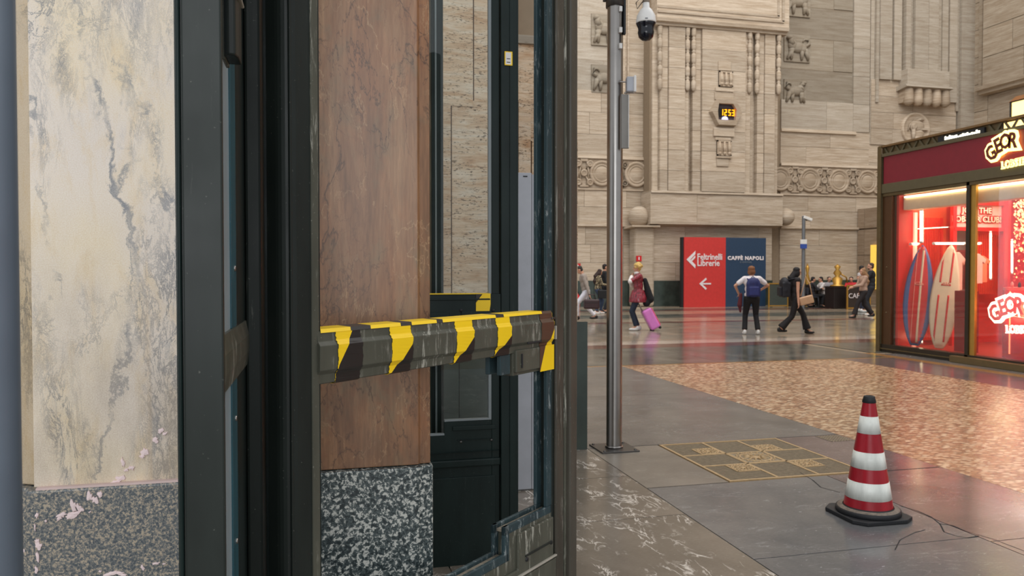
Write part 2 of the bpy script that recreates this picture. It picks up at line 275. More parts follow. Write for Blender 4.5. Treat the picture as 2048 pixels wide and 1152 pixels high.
# ------------------------------------------------------------------ mesh building
class MB:
    def __init__(s): s.v = []; s.f = []; s.mi = []; s.cur = 0; s.smooth = []; s.sm = False
    def mat(s, i): s.cur = i; return s
    def add(s, vs, fs):
        o = len(s.v); s.v += [tuple(v) for v in vs]
        for f in fs: s.f.append(tuple(i + o for i in f)); s.mi.append(s.cur); s.smooth.append(s.sm)
        return s
    def box(s, a, b):
        x0, x1 = sorted((a[0], b[0])); y0, y1 = sorted((a[1], b[1])); z0, z1 = sorted((a[2], b[2]))
        return s.add([(x0, y0, z0), (x1, y0, z0), (x1, y1, z0), (x0, y1, z0), (x0, y0, z1), (x1, y0, z1), (x1, y1, z1), (x0, y1, z1)],
                     [(0, 3, 2, 1), (4, 5, 6, 7), (0, 1, 5, 4), (1, 2, 6, 5), (2, 3, 7, 6), (3, 0, 4, 7)])
    def prism(s, pts, axis, lo, hi):
        """extrude polygon (2D) along axis: 'x' -> pts=(y,z), 'y' -> (x,z), 'z' -> (x,y)"""
        ar = sum(pts[i][0] * pts[(i + 1) % len(pts)][1] - pts[(i + 1) % len(pts)][0] * pts[i][1] for i in range(len(pts)))
        if ar < 0: pts = pts[::-1]
        def mk(p, h): return {'x': (h, p[0], p[1]), 'y': (p[0], h, p[1]), 'z': (p[0], p[1], h)}[axis]
        n = len(pts); vs = [mk(p, lo) for p in pts] + [mk(p, hi) for p in pts]
        fs = [tuple(range(n))[::-1], tuple(range(n, 2 * n))] + [(i, (i + 1) % n, n + (i + 1) % n, n + i) for i in range(n)]
        if axis == 'y': fs = [f[::-1] for f in fs]
        return s.add(vs, fs)
    def tube(s, pts, r, seg=8, caps=True):
        pts = [Vector(p) for p in pts]; rs = r if isinstance(r, (list, tuple)) else [r] * len(pts)
        rings = []; old = s.sm; s.sm = True
        for i, p in enumerate(pts):
            d = (pts[min(i + 1, len(pts) - 1)] - pts[max(i - 1, 0)]).normalized()
            a = d.cross(Vector((0, 0, 1)) if abs(d.z) < .95 else Vector((1, 0, 0))).normalized(); b = d.cross(a)
            rings.append([p + (a * math.cos(2 * math.pi * k / seg) + b * math.sin(2 * math.pi * k / seg)) * rs[i] for k in range(seg)])
        vs = [v for q in rings for v in q]; fs = []
        for i in range(len(pts) - 1):
            for k in range(seg): fs.append((i * seg + k, i * seg + (k + 1) % seg, (i + 1) * seg + (k + 1) % seg, (i + 1) * seg + k))
        s.add(vs, fs); s.sm = False
        if caps:
            s.add(rings[0], [tuple(range(seg))[::-1]]); s.add(rings[-1], [tuple(range(seg))])
        s.sm = old; return s
    def lathe(s, prof, c=(0, 0, 0), seg=24, axis='z', a0=0, a1=2 * math.pi):
        """prof = [(r, h)...] revolved round axis"""
        full = abs(a1 - a0 - 2 * math.pi) < 1e-6; n = seg if full else seg + 1
        vs = []
        for r, h in prof:
            for k in range(n):
                t = a0 + (a1 - a0) * k / seg; u, w = r * math.cos(t), r * math.sin(t)
                q = {'z': (u, w, h), 'y': (u, h, w), 'x': (h, u, w)}[axis]
                vs.append((c[0] + q[0], c[1] + q[1], c[2] + q[2]))
        fs = []
        for i in range(len(prof) - 1):
            for k in range(seg if not full else n):
                k2 = (k + 1) % n
                if not full and k + 1 >= n: continue
                fs.append((i * n + k, i * n + k2, (i + 1) * n + k2, (i + 1) * n + k))
        old = s.sm; s.sm = True; s.add(vs, fs); s.sm = old; return s
    def ball(s, c, r, seg=16, rings=10):
        r = r if isinstance(r, (tuple, list)) else (r, r, r)
        vs = []; fs = []
        for i in range(rings + 1):
            ph = math.pi * i / rings
            for k in range(seg):
                t = 2 * math.pi * k / seg
                vs.append((c[0] + r[0] * math.sin(ph) * math.cos(t), c[1] + r[1] * math.sin(ph) * math.sin(t), c[2] + r[2] * math.cos(ph)))
        for i in range(rings):
            for k in range(seg): fs.append((i * seg + k, (i + 1) * seg + k, (i + 1) * seg + (k + 1) % seg, i * seg + (k + 1) % seg))
        old = s.sm; s.sm = True; s.add(vs, fs); s.sm = old; return s
    def mesh(s, name, mats, bevel=0, seg=2, off=None):
        me = bpy.data.meshes.new(name)
        vs = s.v if off is None else [(v[0] - off[0], v[1] - off[1], v[2] - off[2]) for v in s.v]
        me.from_pydata(vs, [], s.f); me.polygons.foreach_set('material_index', s.mi); me.polygons.foreach_set('use_smooth', s.smooth)
        bm = bmesh.new(); bm.from_mesh(me)
        bmesh.ops.remove_doubles(bm, verts=bm.verts, dist=1e-5)
        if bevel:
            es = [e for e in bm.edges if len(e.link_faces) == 2 and e.calc_face_angle(0) > .5]
            bmesh.ops.bevel(bm, geom=es, offset=bevel, segments=seg, profile=.5, affect='EDGES', clamp_overlap=True)
        bmesh.ops.recalc_face_normals(bm, faces=bm.faces)
        bm.to_mesh(me); bm.free()
        for m in (mats if isinstance(mats, (list, tuple)) else [mats]): me.materials.append(m)
        return me
    def build(s, name, mats, parent=None, bevel=0, seg=2, local=False, loc=None, **tags):
        wl = wloc(parent) if (parent and not local) else Vector((0, 0, 0))
        off = Vector(loc) if loc is not None else wl
        if local: off = Vector((0, 0, 0))
        me = s.mesh(name, mats, bevel, seg, off if (off.length > 0) else None)
        o = bpy.data.objects.new(name, me); COL.objects.link(o)
        if parent: o.parent = parent; o.location = (off - wl) if not local else (0, 0, 0)
        else: o.location = off
        for k, v in tags.items(): o[k] = v
        return o
def wloc(o):
    l = Vector((0, 0, 0))
    while o: l += o.location; o = o.parent
    return l
def T(name, label, cat, loc=(0, 0, 0), rz=0, group=None):
    o = bpy.data.objects.new(name, None); COL.objects.link(o); o.location = loc; o.rotation_euler = (0, 0, rz)
    o.empty_display_size = .1; o['label'] = label; o['category'] = cat
    if group: o['group'] = group
    return o
def tag(o, label, cat, group=None):
    o['label'] = label; o['category'] = cat
    if group: o['group'] = group
    return o
def struct(name, loc=(0, 0, 0)):
    o = bpy.data.objects.new(name, None); COL.objects.link(o); o.location = loc; o['kind'] = 'structure'; return o
CUBE = {}
def block(name, a, b, mat, parent):
    """a 12-triangle piece sharing one cube mesh per material, child of parent (parent unrotated)"""
    if mat.name not in CUBE: CUBE[mat.name] = MB().box((-.5, -.5, -.5), (.5, .5, .5)).mesh('block', mat)
    o = bpy.data.objects.new(name, CUBE[mat.name]); COL.objects.link(o); o.parent = parent
    c = (Vector(a) + Vector(b)) / 2 - wloc(parent); o.location = c
    o.scale = (abs(b[0] - a[0]), abs(b[1] - a[1]), abs(b[2] - a[2])); return o
def text(name, s, size, loc, xdir, mat, parent=None, offset=0, extrude=.004, align='CENTER', sx=1.0, space=1.0, rot=0, shear=0):
    c = bpy.data.curves.new('txt', 'FONT'); c.body = s; c.size = size; c.offset = offset; c.extrude = extrude; c.resolution_u = 2
    c.align_x = align; c.align_y = 'CENTER'; c.space_character = space; c.shear = shear
    o = bpy.data.objects.new('tmp', c); COL.objects.link(o); dg = bpy.context.evaluated_depsgraph_get(); dg.update()
    me = bpy.data.meshes.new_from_object(o.evaluated_get(dg)); bpy.data.objects.remove(o)
    x = Vector(xdir).normalized(); z = Vector((0, 0, 1)); n = x.cross(z)
    R = Matrix(((x.x, z.x, n.x), (x.y, z.y, n.y), (x.z, z.z, n.z))).to_4x4()
    me.transform(R @ Matrix.Rotation(rot, 4, 'Z') @ Matrix.Diagonal((sx, 1, 1, 1)))
    me.materials.clear(); me.materials.append(mat)
    ob = bpy.data.objects.new(name, me); COL.objects.link(ob)
    if parent: ob.parent = parent; ob.location = Vector(loc) - wloc(parent)
    else: ob.location = loc
    return ob
# ------------------------------------------------------------------ floor
fl = struct('floor')
MB().box((-12, -6, -.12), (60, 34, -.012)).build('floor_bed', T_JOINT, fl)
def slab(x0, y0, x1, y1, m, g=.004):
    block('slab', (x0 + g, y0 + g, -.03), (x1 - g, y1 - g, 0), m, fl)
def row(xs, ys, mats):
    k = 0
    for j in range(len(ys) - 1):
        for i in range(len(xs) - 1):
            slab(xs[i], ys[j], xs[i + 1], ys[j + 1], mats[(k + j) % len(mats)]); k += 1
row([-6, -3, -.9, .65, 2.255], [-4, 0, 1.9, 3.1, 4.5, 5.45, 6.42, 8.6, 11.8], [F_VEIN])
slab(2.255, 5.11, 2.91, 6.36, F_LIGHT); slab(4.10, 5.11, 4.76, 6.36, F_ROSE)
slab(2.255, 3.70, 3.72, 5.10, F_BLUE); slab(2.255, 1.9, 3.72, 3.70, F_BLUE); slab(2.255, -4, 3.72, 1.9, F_GREY)
slab(3.72, 3.62, 4.76, 5.10, F_ROSE); slab(3.72, 1.9, 4.76, 3.62, F_ROSE); slab(3.72, -4, 4.76, 1.9, F_ROSE)
slab(2.255, 6.37, 4.76, 9.0, F_GREY); slab(2.255, 9.0, 4.76, 11.8, F_GREY)
slab(4.76, -4, 8.9, 11.78, F_MOS, .002)
row([8.9, 9.93], [-4, 1, 4.2, 6.6, 8.9, 11.8], [F_ROSE])
slab(9.93, -4, 10.16, 12.6, F_TAN)
row([10.16, 14, 18], [-4, 12.4], [F_GREY])
row([-12, -9, -6], [-4, 12], [F_VEIN])
slab(-12, 11.8, 9.93, 11.88, F_TAN, .002)
row([-12, -6, -2, 2.4, 6.6, 9.93], [11.9, 14.5], [F_DKG, F_DKG, F_DKG])
row([10.16, 15, 20, 26, 60], [12.6, 14.5], [F_DKG])
slab(-12, 14.5, 60, 15.2, F_RED); slab(-12, 15.2, 60, 15.9, F_PINK)
row([-12, -6, 0, 4, 8, 12, 16, 20, 26, 40, 60], [15.9, 18.6, 21.3], [F_STRK])
slab(-12, 21.3, 60, 21.9, F_RED); slab(-12, 21.9, 60, 23.6, F_BEIGE); slab(-12, 23.6, 60, 25.6, F_DKG)
slab(-12, 25.6, 60, 27.6, F_BEIGE); slab(-12, 27.6, 60, 28.4, F_RED); slab(-12, 28.4, 60, 29.4, F_DKG); slab(-12, 29.4, 60, 33.5, F_BEIGE)

# brass ventilation grate
BRASS = M('worn_brass', (140, 126, 104), .55, .2, var=.2, nscale=30); BRASSL = M('bright_brass', (184, 156, 116), .5, .2, var=.12, nscale=30)
DEEP = M('dark_pit', (34, 32, 30), .9)
gx0, gx1, gy0, gy1 = 2.92, 4.09, 5.12, 6.35
gt = T('floor_grate', 'square brass floor grate with rosette ornaments set in the grey paving', 'grate', ((gx0 + gx1) / 2, (gy0 + gy1) / 2, 0))
MB().box((gx0, gy0, -.028), (gx1, gy1, -.02)).build('pit', DEEP, gt)
fm = MB(); e = .022
fm.box((gx0, gy0, -.02), (gx1, gy0 + e, .004)).box((gx0, gy1 - e, -.02), (gx1, gy1, .004)).box((gx0, gy0 + e, -.02), (gx0 + e, gy1 - e, .004)).box((gx1 - e, gy0 + e, -.02), (gx1, gy1 - e, .004))
fm.build('frame', BRASSL, gt)
cxg, cyg = (gx0 + gx1) / 2, (gy0 + gy1) / 2; cm = MB()
for q in (-.175, .175):
    cm.box((cxg + q - .011, gy0 + e, -.018), (cxg + q + .011, gy1 - e, .005)).box((gx0 + e, cyg + q - .011, -.018), (gx1 - e, cyg + q + .011, .005))
cm.build('cross_bar', BRASSL, gt)
sm_ = MB(); k = gy0 + e + .008
while k < gy1 - e - .008:
    sm_.box((gx0 + e, k, -.016), (gx1 - e, k + .011, .001)); k += .023
sl = sm_.build('slat', BRASS, gt); sl['kind'] = 'stuff'
def rosette(cx, cy, r):
    m = MB(); m.box((cx - r, cy - r, -.012), (cx + r, cy + r, .002)); b = m.build('ornament_plate', BRASS, gt)
    o = MB(); 
    for sx_ in (-1, 1):
        o.box((cx + sx_ * r - .008, cy - r, .001), (cx + sx_ * r + .008, cy + r, .006)).box((cx - r, cy + sx_ * r - .008, .001), (cx + r, cy + sx_ * r + .008, .006))
    o.lathe([(r * .82, .001), (r * .82, .006), (r * .72, .006), (r * .72, .001)], (cx, cy, 0), 24)
    o.lathe([(r * .26, .001), (r * .26, .007), (0.0, .009)], (cx, cy, 0), 16)
    for i in range(12):
        t = math.pi * i / 6; d = Vector((math.cos(t), math.sin(t), 0))
        o.tube([Vector((cx, cy, .003)) + d * r * .3, Vector((cx, cy, .003)) + d * r * .66], [.011 * r / .15, .004], 5)
    for i in range(20):
        t = math.pi * i / 10; o.ball((cx + r * .92 * math.cos(t), cy + r * .92 * math.sin(t), .002), .011, 6, 4)
    o.build('ornament', BRASSL, b)
rosette(cxg, cyg, .165)
for dx_, dy_ in ((-1, 1), (1, 1), (-1, -1), (1, -1)): rosette(cxg + dx_ * .285 * 1.0 + 0, cyg + dy_ * .285, .095)
vt = T('floor_drain', 'small dark square drain grating at the edge of the mosaic', 'drain', (4.62, 6.22, 0))
m = MB().box((4.50, 6.10, -.02), (4.74, 6.34, -.001)); m.build('pit', DEEP, vt); m = MB()
for i in range(8): m.box((4.50 + .03 * i, 6.10, -.01), (4.51 + .03 * i, 6.34, .003)).box((4.50, 6.10 + .03 * i, -.01), (4.74, 6.11 + .03 * i, .0025))
m.build('grid', BRASS, vt)
# cracked joint filler behind the cone
cr = MB(); random.seed(3)
pts = [FL(px, py) for px, py in ((1480, 757 + 180), (1530, 950))]
def crack(pl, w, name='crack'):
    m = MB(); P = [FL(*p) for p in pl]
    for i in range(len(P) - 1):
        a, b = P[i], P[i + 1]; d = (b - a).normalized(); n = Vector((-d.y, d.x, 0)) * w * random.uniform(.5, 1.5)
        m.add([a - n + Vector((0, 0, .0012)), b - n + Vector((0, 0, .0012)), b + n + Vector((0, 0, .0012)), a + n + Vector((0, 0, .0012))], [(0, 1, 2, 3)])
    return m.build(name, DEEP, fl)
crack([(1800, 1012), (1835, 1022), (1862, 1034), (1880, 1048), (1905, 1051), (1930, 1062), (1985, 1078), (2048, 1102)], .004)
crack([(1880, 1048), (1888, 1064), (1912, 1072), (1935, 1076), (1958, 1072)], .003)
crack([(1600, 945), (1625, 960), (1642, 975), (1680, 985)], .003)
crack([(1850, 1060), (1830, 1065), (1800, 1080), (1790, 1100)], .0025)

# ------------------------------------------------------------------ back wall
YW = 32.0
wb = struct('wall_back', (20, YW, 0))
MB().box((-12, YW + .06, 0), (60, YW + .7, 24)).build('wall_core', T_JOINT, wb)
def ashlar(x0, x1, z0, z1, y, mat, L=2.6, hc=.85, dep=.2, name='stone_block', parent=None, jg=.006, off=0):
    n = max(1, round((z1 - z0) / hc)); hz = (z1 - z0) / n; p = parent or wb
    for j in range(n):
        x = x0; first = True
        while x < x1 - .05:
            w = L * random.uniform(.75, 1.25) * (random.uniform(.4, .9) if first else 1); first = False
            xe = min(x + w, x1)
            if x1 - xe < .5: xe = x1
            q = y + random.uniform(0, .012)
            block(name, (x + jg, q, z0 + j * hz + jg), (xe - jg, q + dep, z0 + (j + 1) * hz - jg), mat, p); x = xe
def wx(px, py=300, y=YW): return AY(px, py, y).x
def wz(px, py, y=YW): return AY(px, py, y).z
PX0, PX1, PY = 14.15, 20.75, YW - 1.0            # pavilion extent and its front plane
# left of pavilion
ashlar(2, PX0, 1.12, 3.5, YW, T_WALL, 3.0, .8); ashlar(2, PX0, 3.58, 5.12, YW, T_WALL, 2.2, .77)
ashlar(2, PX0, 6.55, 9.4, YW, T_WALL, 2.6, .95); 
ashlar(2, 12.6, 9.4, 20, YW + .05, T_GREY, 2.0, 1.25); ashlar(12.6, PX0, 9.4, 20, YW - .05, T_WALL, 3, 1.1)
# right of pavilion
ashlar(PX1, 24.95, 1.12, 3.55, YW, T_WALL, 3.0, .8); ashlar(PX1, 26.2, 3.62, 5.1, YW, T_WALL, 3.2, .74)
ashlar(PX1, 25.55, 6.55, 8.15, YW, T_WALL, 3.5, .8)
ashlar(PX1, 24.6, 8.15, 9.5, YW - .04, T_GREY, 3.2, 1.35); ashlar(24.6, 25.5, 8.15, 20, YW - .04, T_GREY, 1.6, 1.35)
# recessed grey stone field with raised corner stones
z = 9.5; k = 0
while z < 19:
    hz = 1.45
    block('stone_block', (PX1, YW + .05, z + .012), (24.6, YW + .3, z + hz - .012), T_DARK, wb)
    if k % 2 == 1: block('stone_block', (23.55, YW + .02, z + .02), (24.58, YW + .3, z + hz - .02), T_DARK, wb)
    z += hz; k += 1
# ledges
tr = MB()
tr.prism([(YW - .12, 3.50), (YW - .02, 3.47), (YW + .1, 3.47), (YW + .1, 3.60), (YW - .12, 3.585)], 'x', 2, PX0)
tr.prism([(YW - .12, 3.53), (YW - .02, 3.50), (YW + .1, 3.50), (YW + .1, 3.63), (YW - .12, 3.62)], 'x', PX1, 24.95)
for a, b in ((2, PX0), (PX1, 26.0)):
    tr.prism([(YW - .10, 6.44), (YW + .1, 6.44), (YW + .1, 6.57), (YW - .06, 6.57)], 'x', a, b)
    tr.prism([(YW - .06, 5.08), (YW + .1, 5.08), (YW + .1, 5.16), (YW - .06, 5.14)], 'x', a, b)
tr.prism([(YW - .10, 8.02), (YW + .1, 7.97), (YW + .1, 8.16), (YW - .06, 8.16)], 'x', PX1, 24.75)
tr.build('string_course', T_WALL, wb)
# wainscot of dark green marble
x = 2.0
while x < 25:
    if not (PX0 - .3 < x < PX1): block('wainscot_panel', (x + .01, YW - .06, 0), (min(x + 1.6, 24.95) - .01, YW + .2, 1.12), DARKM, wb)
    x += 1.6
# frieze: background, roundels and cartouches
FR = travertine('travertine_frieze', (.97, .93, .88), .86)
MB().box((2, YW - .02, 5.12), (PX0, YW + .1, 6.5)).box((PX1, YW - .02, 5.12), (25.9, YW + .1, 6.5)).build('frieze_ground', FR, wb)
rm = MB(); c = (0, 0, 0)
rm.lathe([(.56, .02), (.56, -.07), (.52, -.10), (.47, -.10), (.44, -.05), (.40, -.045), (.38, -.08), (.35, -.08), (.335, -.04), (.30, -.06), (.15, -.10), (0, -.115)], c, 28, 'y')
rme = rm.mesh('roundel', FR)
cmz = MB()
cmz.lathe([(.16, 0.0), (.16, -.06), (.10, -.07), (.08, -.03), (0, -.09)], (0, 0, 0), 14, 'y')
for sx_ in (-1, 1):
    for sz_ in (-1, 1):
        cmz.lathe([(.15, .02), (.15, -.08), (.11, -.10), (.08, -.05), (.05, -.05), (0, -.11)], (sx_ * .27, 0, sz_ * .40), 14, 'y')
        cmz.tube([(sx_ * .13, -.03, sz_ * .50), (sx_ * .17, -.05, sz_ * .30), (sx_ * .08, -.05, sz_ * .16)], [.045, .035, .025], 6)
    cmz.tube([(sx_ * .14, -.03, sz_ * .0 - .35), (sx_ * .22, -.04, 0), (sx_ * .14, -.03, .35)], .03, 6)
cmz.box((-.16, -.08, .50), (.16, .02, .60)).box((-.2, -.06, -.60), (.2, .02, -.52))
cme = cmz.mesh('cartouche', FR)
def fr_piece(name, me, x, z): 
    o = bpy.data.objects.new(name, me); COL.objects.link(o); o.parent = wb; o.location = Vector((x, YW - .03, z)) - wb.location
rx = [wx(1202.5, 344) + i * 1.62 for i in range(-5, 2)]; zc = 5.80
for x in rx:
    if x < PX0: fr_piece('roundel', rme, x, zc)
    if x + .81 < PX0 - .2: fr_piece('cartouche', cme, x + .81, zc)
fr_piece('cartouche', cme, rx[-1] - .81, zc)
x0 = wx(1618, 357)
for i in range(-1, 3):
    fr_piece('roundel', rme, x0 + i * 1.56, zc); fr_piece('cartouche', cme, x0 + (i + .5) * 1.56, zc)
# relief figures (abstract carved beasts) in the grey field
def relief(x, z, w, h, flip=1, parent=wb):
    m = MB(); m.box((x - w / 2, YW - .02, z - h / 2), (x + w / 2, YW + .1, z + h / 2)); y = YW - .05; f = flip
    m.ball((x, y, z + h * .02), (w * .27, .15, h * .19)); m.ball((x + f * w * .2, y, z + h * .1), (w * .17, .16, h * .2)); m.ball((x - f * w * .2, y, z - h * .02), (w * .15, .15, h * .18))
    m.tube([(x + f * w * .22, y - .03, z + h * .12), (x + f * w * .30, y - .05, z + h * .26), (x + f * w * .27, y - .05, z + h * .36)], [.15, .12, .11], 10)
    m.ball((x + f * w * .33, y - .06, z + h * .36), (w * .12, .12, h * .08))
    for q, e2 in ((-.28, -.42), (-.16, -.16), (.2, .40), (.26, .24)): m.tube([(x + f * w * q, y, z - h * .04), (x + f * w * (q + e2) / 2, y - .02, z - h * .24), (x + f * w * e2, y, z - h * .42)], [.13, .09, .06], 8)
    m.tube([(x - f * w * .26, y, z + h * .05), (x - f * w * .44, y - .02, z + h * .16), (x - f * w * .40, y - .02, z + h * .34), (x - f * w * .26, y, z + h * .34), (x - f * w * .2, y, z + h * .24)], [.09, .085, .07, .05, .03], 8)
    m.build('carved_relief', T_DARK, parent)
for (px, py, w, h, f) in ((1594, 97, 1.35, 1.25, -1), (1590, 184, 1.15, 1.15, 1), (1594, 5, 1.4, 1.3, 1), (1208, 60, 1.15, 1.35, -1), (1208, 158, 1.15, 1.2, 1), (1162, 60, .1, .1, 1)):
    if w > .5: relief(wx(px, py), wz(px, py), w, h, f)
# pilaster strips left of the pavilion
MB().box((12.55, YW - .16, 9.4), (12.75, YW + .1, 20)).box((12.9, YW - .10, 7.6), (13.0, YW + .1, 20)).box((13.1, YW - .14, 7.6), (13.16, YW + .1, 20)).build('pilaster_moulding', T_WALL, wb)

# pavilion
pv = T('stone_aedicule', 'tall projecting travertine bay carrying the hexagonal clock', 'wall bay', ((PX0 + PX1) / 2, YW - .5, 0))
PXa = wx(1300, 380, PY); PXb = wx(1560, 400, PY)
MB().box((PXa + .1, PY + .30, 4.9), (PXb - .05, YW, 20)).box((PXa + .22, PY + .62, 0), (PXb - .15, YW, 4.9)).build('core', T_JOINT, pv)
def pbl(x0, x1, z0, z1, y, mat=T_WALL, L=2.4, hc=.9, name='stone_block'): ashlar(x0, x1, z0, z1, y, mat, L, hc, max(.05, YW - y - .02), name, pv)
PXa = wx(1300, 380, PY); PXb = wx(1560, 400, PY)
# lower part: sits almost flush, curved corners above sphere
pbl(PXa + .15, PXb - .1, 1.12, 3.52, PY + .45, T_WALL, 3.6, .8)
MB().box((PXa + .15, PY + .38, 0), (PXb - .1, YW, 1.12)).build('wainscot', DARKM, pv)
MB().prism([(PY - .05, 3.58), (PY + .5, 3.50), (PY + .5, 3.66), (PY - .05, 3.66)], 'x', PXa, PXb + .1).build('ledge', T_WALL, pv)
pbl(PXa, PXb + .12, 3.66, 4.92, PY - .05, T_WALL, 4.2, 1.26)
MB().prism([(PY - .12, 4.92), (YW, 4.92), (YW, 5.02), (PY - .06, 5.02)], 'x', PXa + .02, PXb + .1).build('ledge', T_WALL, pv)
zt = wz(1450, 62, PY); SX = lambda px: wx(px, 250, PY)
strips = [(1308, 1319, .18), (1320, 1335, .0), (1336, 1368, -.07), (1369, 1377, .04), (1378, 1384, .22), (1385, 1401, .0), (1402, 1488, -.10), (1489, 1500, .02), (1501, 1507, .10), (1508, 1513, .22), (1514, 1527, .0), (1528, 1548, -.05), (1549, 1557, .10)]
for a, b, d in strips:
    x0_, x1_ = SX(a), SX(b + .6)
    if b - a > 12: pbl(x0_, x1_, 5.02, zt, PY + d, T_WALL, 5.0, .92)
    else: MB().box((x0_, PY + d, 5.02), (x1_, YW - .02, zt)).build('pilaster_strip', T_WALL, pv)
# beaded colonnettes
for px in (1319, 1374, 1386, 1498, 1513, 1556):
    m = MB(); z0_ = wz(px, 178 + (px - 1319) * .04, PY); xx = SX(px); prof = [(0, z0_ - .1)]
    zz = z0_; i = 0
    while zz < zt - .05:
        prof += [(.075, zz), (.11, zz + .08), (.11, zz + .34), (.075, zz + .42), (.055, zz + .45), (.10, zz + .50), (.055, zz + .55)]; zz += .58
    prof = [(r, min(h, zt)) for r, h in prof]; m.lathe(prof, (xx, PY - .02, 0), 10); m.build('beaded_colonnette', T_WALL, pv)
# entablature
XA, XB = wx(1313, 60, PY - .25), wx(1577, 65, PY - .25)
m = MB(); m.prism([(PY - .14, zt), (YW, zt), (YW, zt + .26), (PY - .34, zt + .26), (PY - .30, zt + .12), (PY - .16, zt + .1)], 'x', XA, XB); m.build('cornice', T_WALL, pv)
m = MB().box((XA, PY - .30, zt + .26), (XB, YW, 20)); m.build('entablature', T_WALL, pv)
for z in (zt + 1.9,):
    pass
m = MB(); za, zb = zt + .5, zt + 2.05; w_ = .10
for q, dd in ((.0, .06), (.22, .03)):
    x0_, x1_ = XA - 1.5 + q, XB - .28 - q
    m.box((x0_, PY - .30 - dd, za + q - w_ / 2), (x1_, PY - .28, za + q + w_ / 2)).box((x0_, PY - .30 - dd, zb - q - w_ / 2), (x1_, PY - .28, zb - q + w_ / 2)).box((x1_ - w_, PY - .30 - dd, za + q), (x1_, PY - .28, zb - q))
m.v = [(max(v[0], XA + .02), v[1], v[2]) for v in m.v]
m.build('panel_moulding', T_WALL, pv)
# carved ornaments above and below the clock
def orn(px0, px1, py0, py1, d=.10, cols=2):
    x0_, x1_ = SX(px0), SX(px1); z1_, z0_ = wz(px0, py0, PY), wz(px0, py1, PY); m = MB(); y = PY - .10
    m.box((x0_, y - d * .5, z0_), (x1_, y + .02, z1_)); e = .05
    m.box((x0_, y - d, z0_), (x0_ + e, y, z1_)).box((x1_ - e, y - d, z0_), (x1_, y, z1_)).box((x0_, y - d, z1_ - e), (x1_, y, z1_)).box((x0_, y - d, z0_), (x1_, y, z0_ + e))
    for i in range(cols + 1):
        xx = x0_ + (x1_ - x0_) * (i + .5) / (cols + 1); m.tube([(xx, y - d * .8, z0_ + .06), (xx, y - d * 1.1, (z0_ + z1_) / 2), (xx, y - d * .8, z1_ - .06)], [.05, .075, .05], 8)
        m.ball((xx, y - d, z0_ + .1), .08, 8, 6)
    m.build('carved_ornament', FR, pv)
orn(1434, 1461, 144, 174, .1, 2); orn(1431, 1459, 282, 312, .1, 2)
y = PY - .10
def rct(px0, px1, py0, py1, d): MB().box((SX(px0), y - d, wz(px0, py1, PY)), (SX(px1), y + .02, wz(px0, py0, PY))).build('clock_surround', T_WALL, pv, .015)
rct(1433, 1458, 124, 142, .06); rct(1427, 1463, 176, 184, .10); rct(1426, 1464, 184.5, 200, .06); rct(1424, 1465, 256, 273, .09); rct(1428, 1459, 275, 281, .04); rct(1430, 1460, 313, 317, .10); rct(1431, 1455, 318, 333, .05)
# hexagonal frame
hc = AY(1447, 227, PY); hexr = [(-.60, 0), (-.40, .60), (.47, .58), (.74, .0), (.47, -.56), (-.40, -.60)]
hexr = [(-.72, 0), (-.40, .56), (.42, .56), (.72, 0), (.42, -.56), (-.40, -.56)]; hin = [(-.45, .05), (-.40, .36), (.28, .36), (.46, .1), (.40, -.34), (-.42, -.34)]
m = MB(); y0_ = PY - .34; n = 6
vs = [(hc.x + a, y0_, hc.z + b) for a, b in hexr] + [(hc.x + a, y0_, hc.z + b) for a, b in hin] + [(hc.x + a * 1.08, PY - .08, hc.z + b * 1.08) for a, b in hexr] + [(hc.x + a, PY - .08, hc.z + b) for a, b in hin]
fs = []
for i in range(6):
    j = (i + 1) % 6; fs += [(i, j, 6 + j, 6 + i), (12 + i, 12 + j, j, i), (6 + i, 6 + j, 18 + j, 18 + i)]
m.add(vs, fs); m.build('hexagonal_frame', FR, pv, .02)
ck = T('station_clock', 'digital clock reading 12:53 in amber figures inside the hexagonal stone frame', 'clock', (hc.x, PY - .15, hc.z))
MB().box((hc.x - .42, PY - .16, hc.z - .36), (hc.x + .44, PY - .11, hc.z + .36)).build('dial', M('clock_back', (70, 60, 66), .25), ck)
MB().box((hc.x - .37, PY - .20, hc.z - .18), (hc.x + .38, PY - .16, hc.z + .19)).build('screen', M('clock_screen', (14, 10, 10), .3), ck)
AMB = M('amber_digits', (255, 176, 20), .5, es=1.6, emis=(255, 168, 10))
SEG = {'1': 'bc', '2': 'abged', '5': 'afgcd', '3': 'abgcd'}
m = MB(); yy = PY - .215
for i, ch in enumerate('1253'):
    x = hc.x - .25 + i * .175 + (.0 if i < 2 else .02); z = hc.z - .13; w = .115; h = .27; t_ = .036; sh = .02
    R = {'a': ((0, h - t_), (w, h)), 'g': ((0, h / 2 - t_ / 2), (w, h / 2 + t_ / 2)), 'd': ((0, 0), (w, t_)), 'b': ((w - t_, h / 2), (w, h)), 'c': ((w - t_, 0), (w, h / 2)), 'f': ((0, h / 2), (t_, h)), 'e': ((0, 0), (t_, h / 2))}
    for s_ in SEG[ch]:
        (a, b), (c_, d_) = R[s_]; m.prism([(x + a + sh * b, z + b), (x + c_ + sh * b, z + b), (x + c_ + sh * d_, z + d_), (x + a + sh * d_, z + d_)], 'y', yy, yy + .02)
m.build('digit', AMB, ck)
MB().lathe([(.16, 0), (.13, -.04), (0, -.06)], (hc.x - .02, PY - .16, hc.z - .29), 16, 'y').build('lamp_glow', M('clock_lamp', (200, 200, 235), .3, es=.9, emis=(190, 190, 240)), ck)

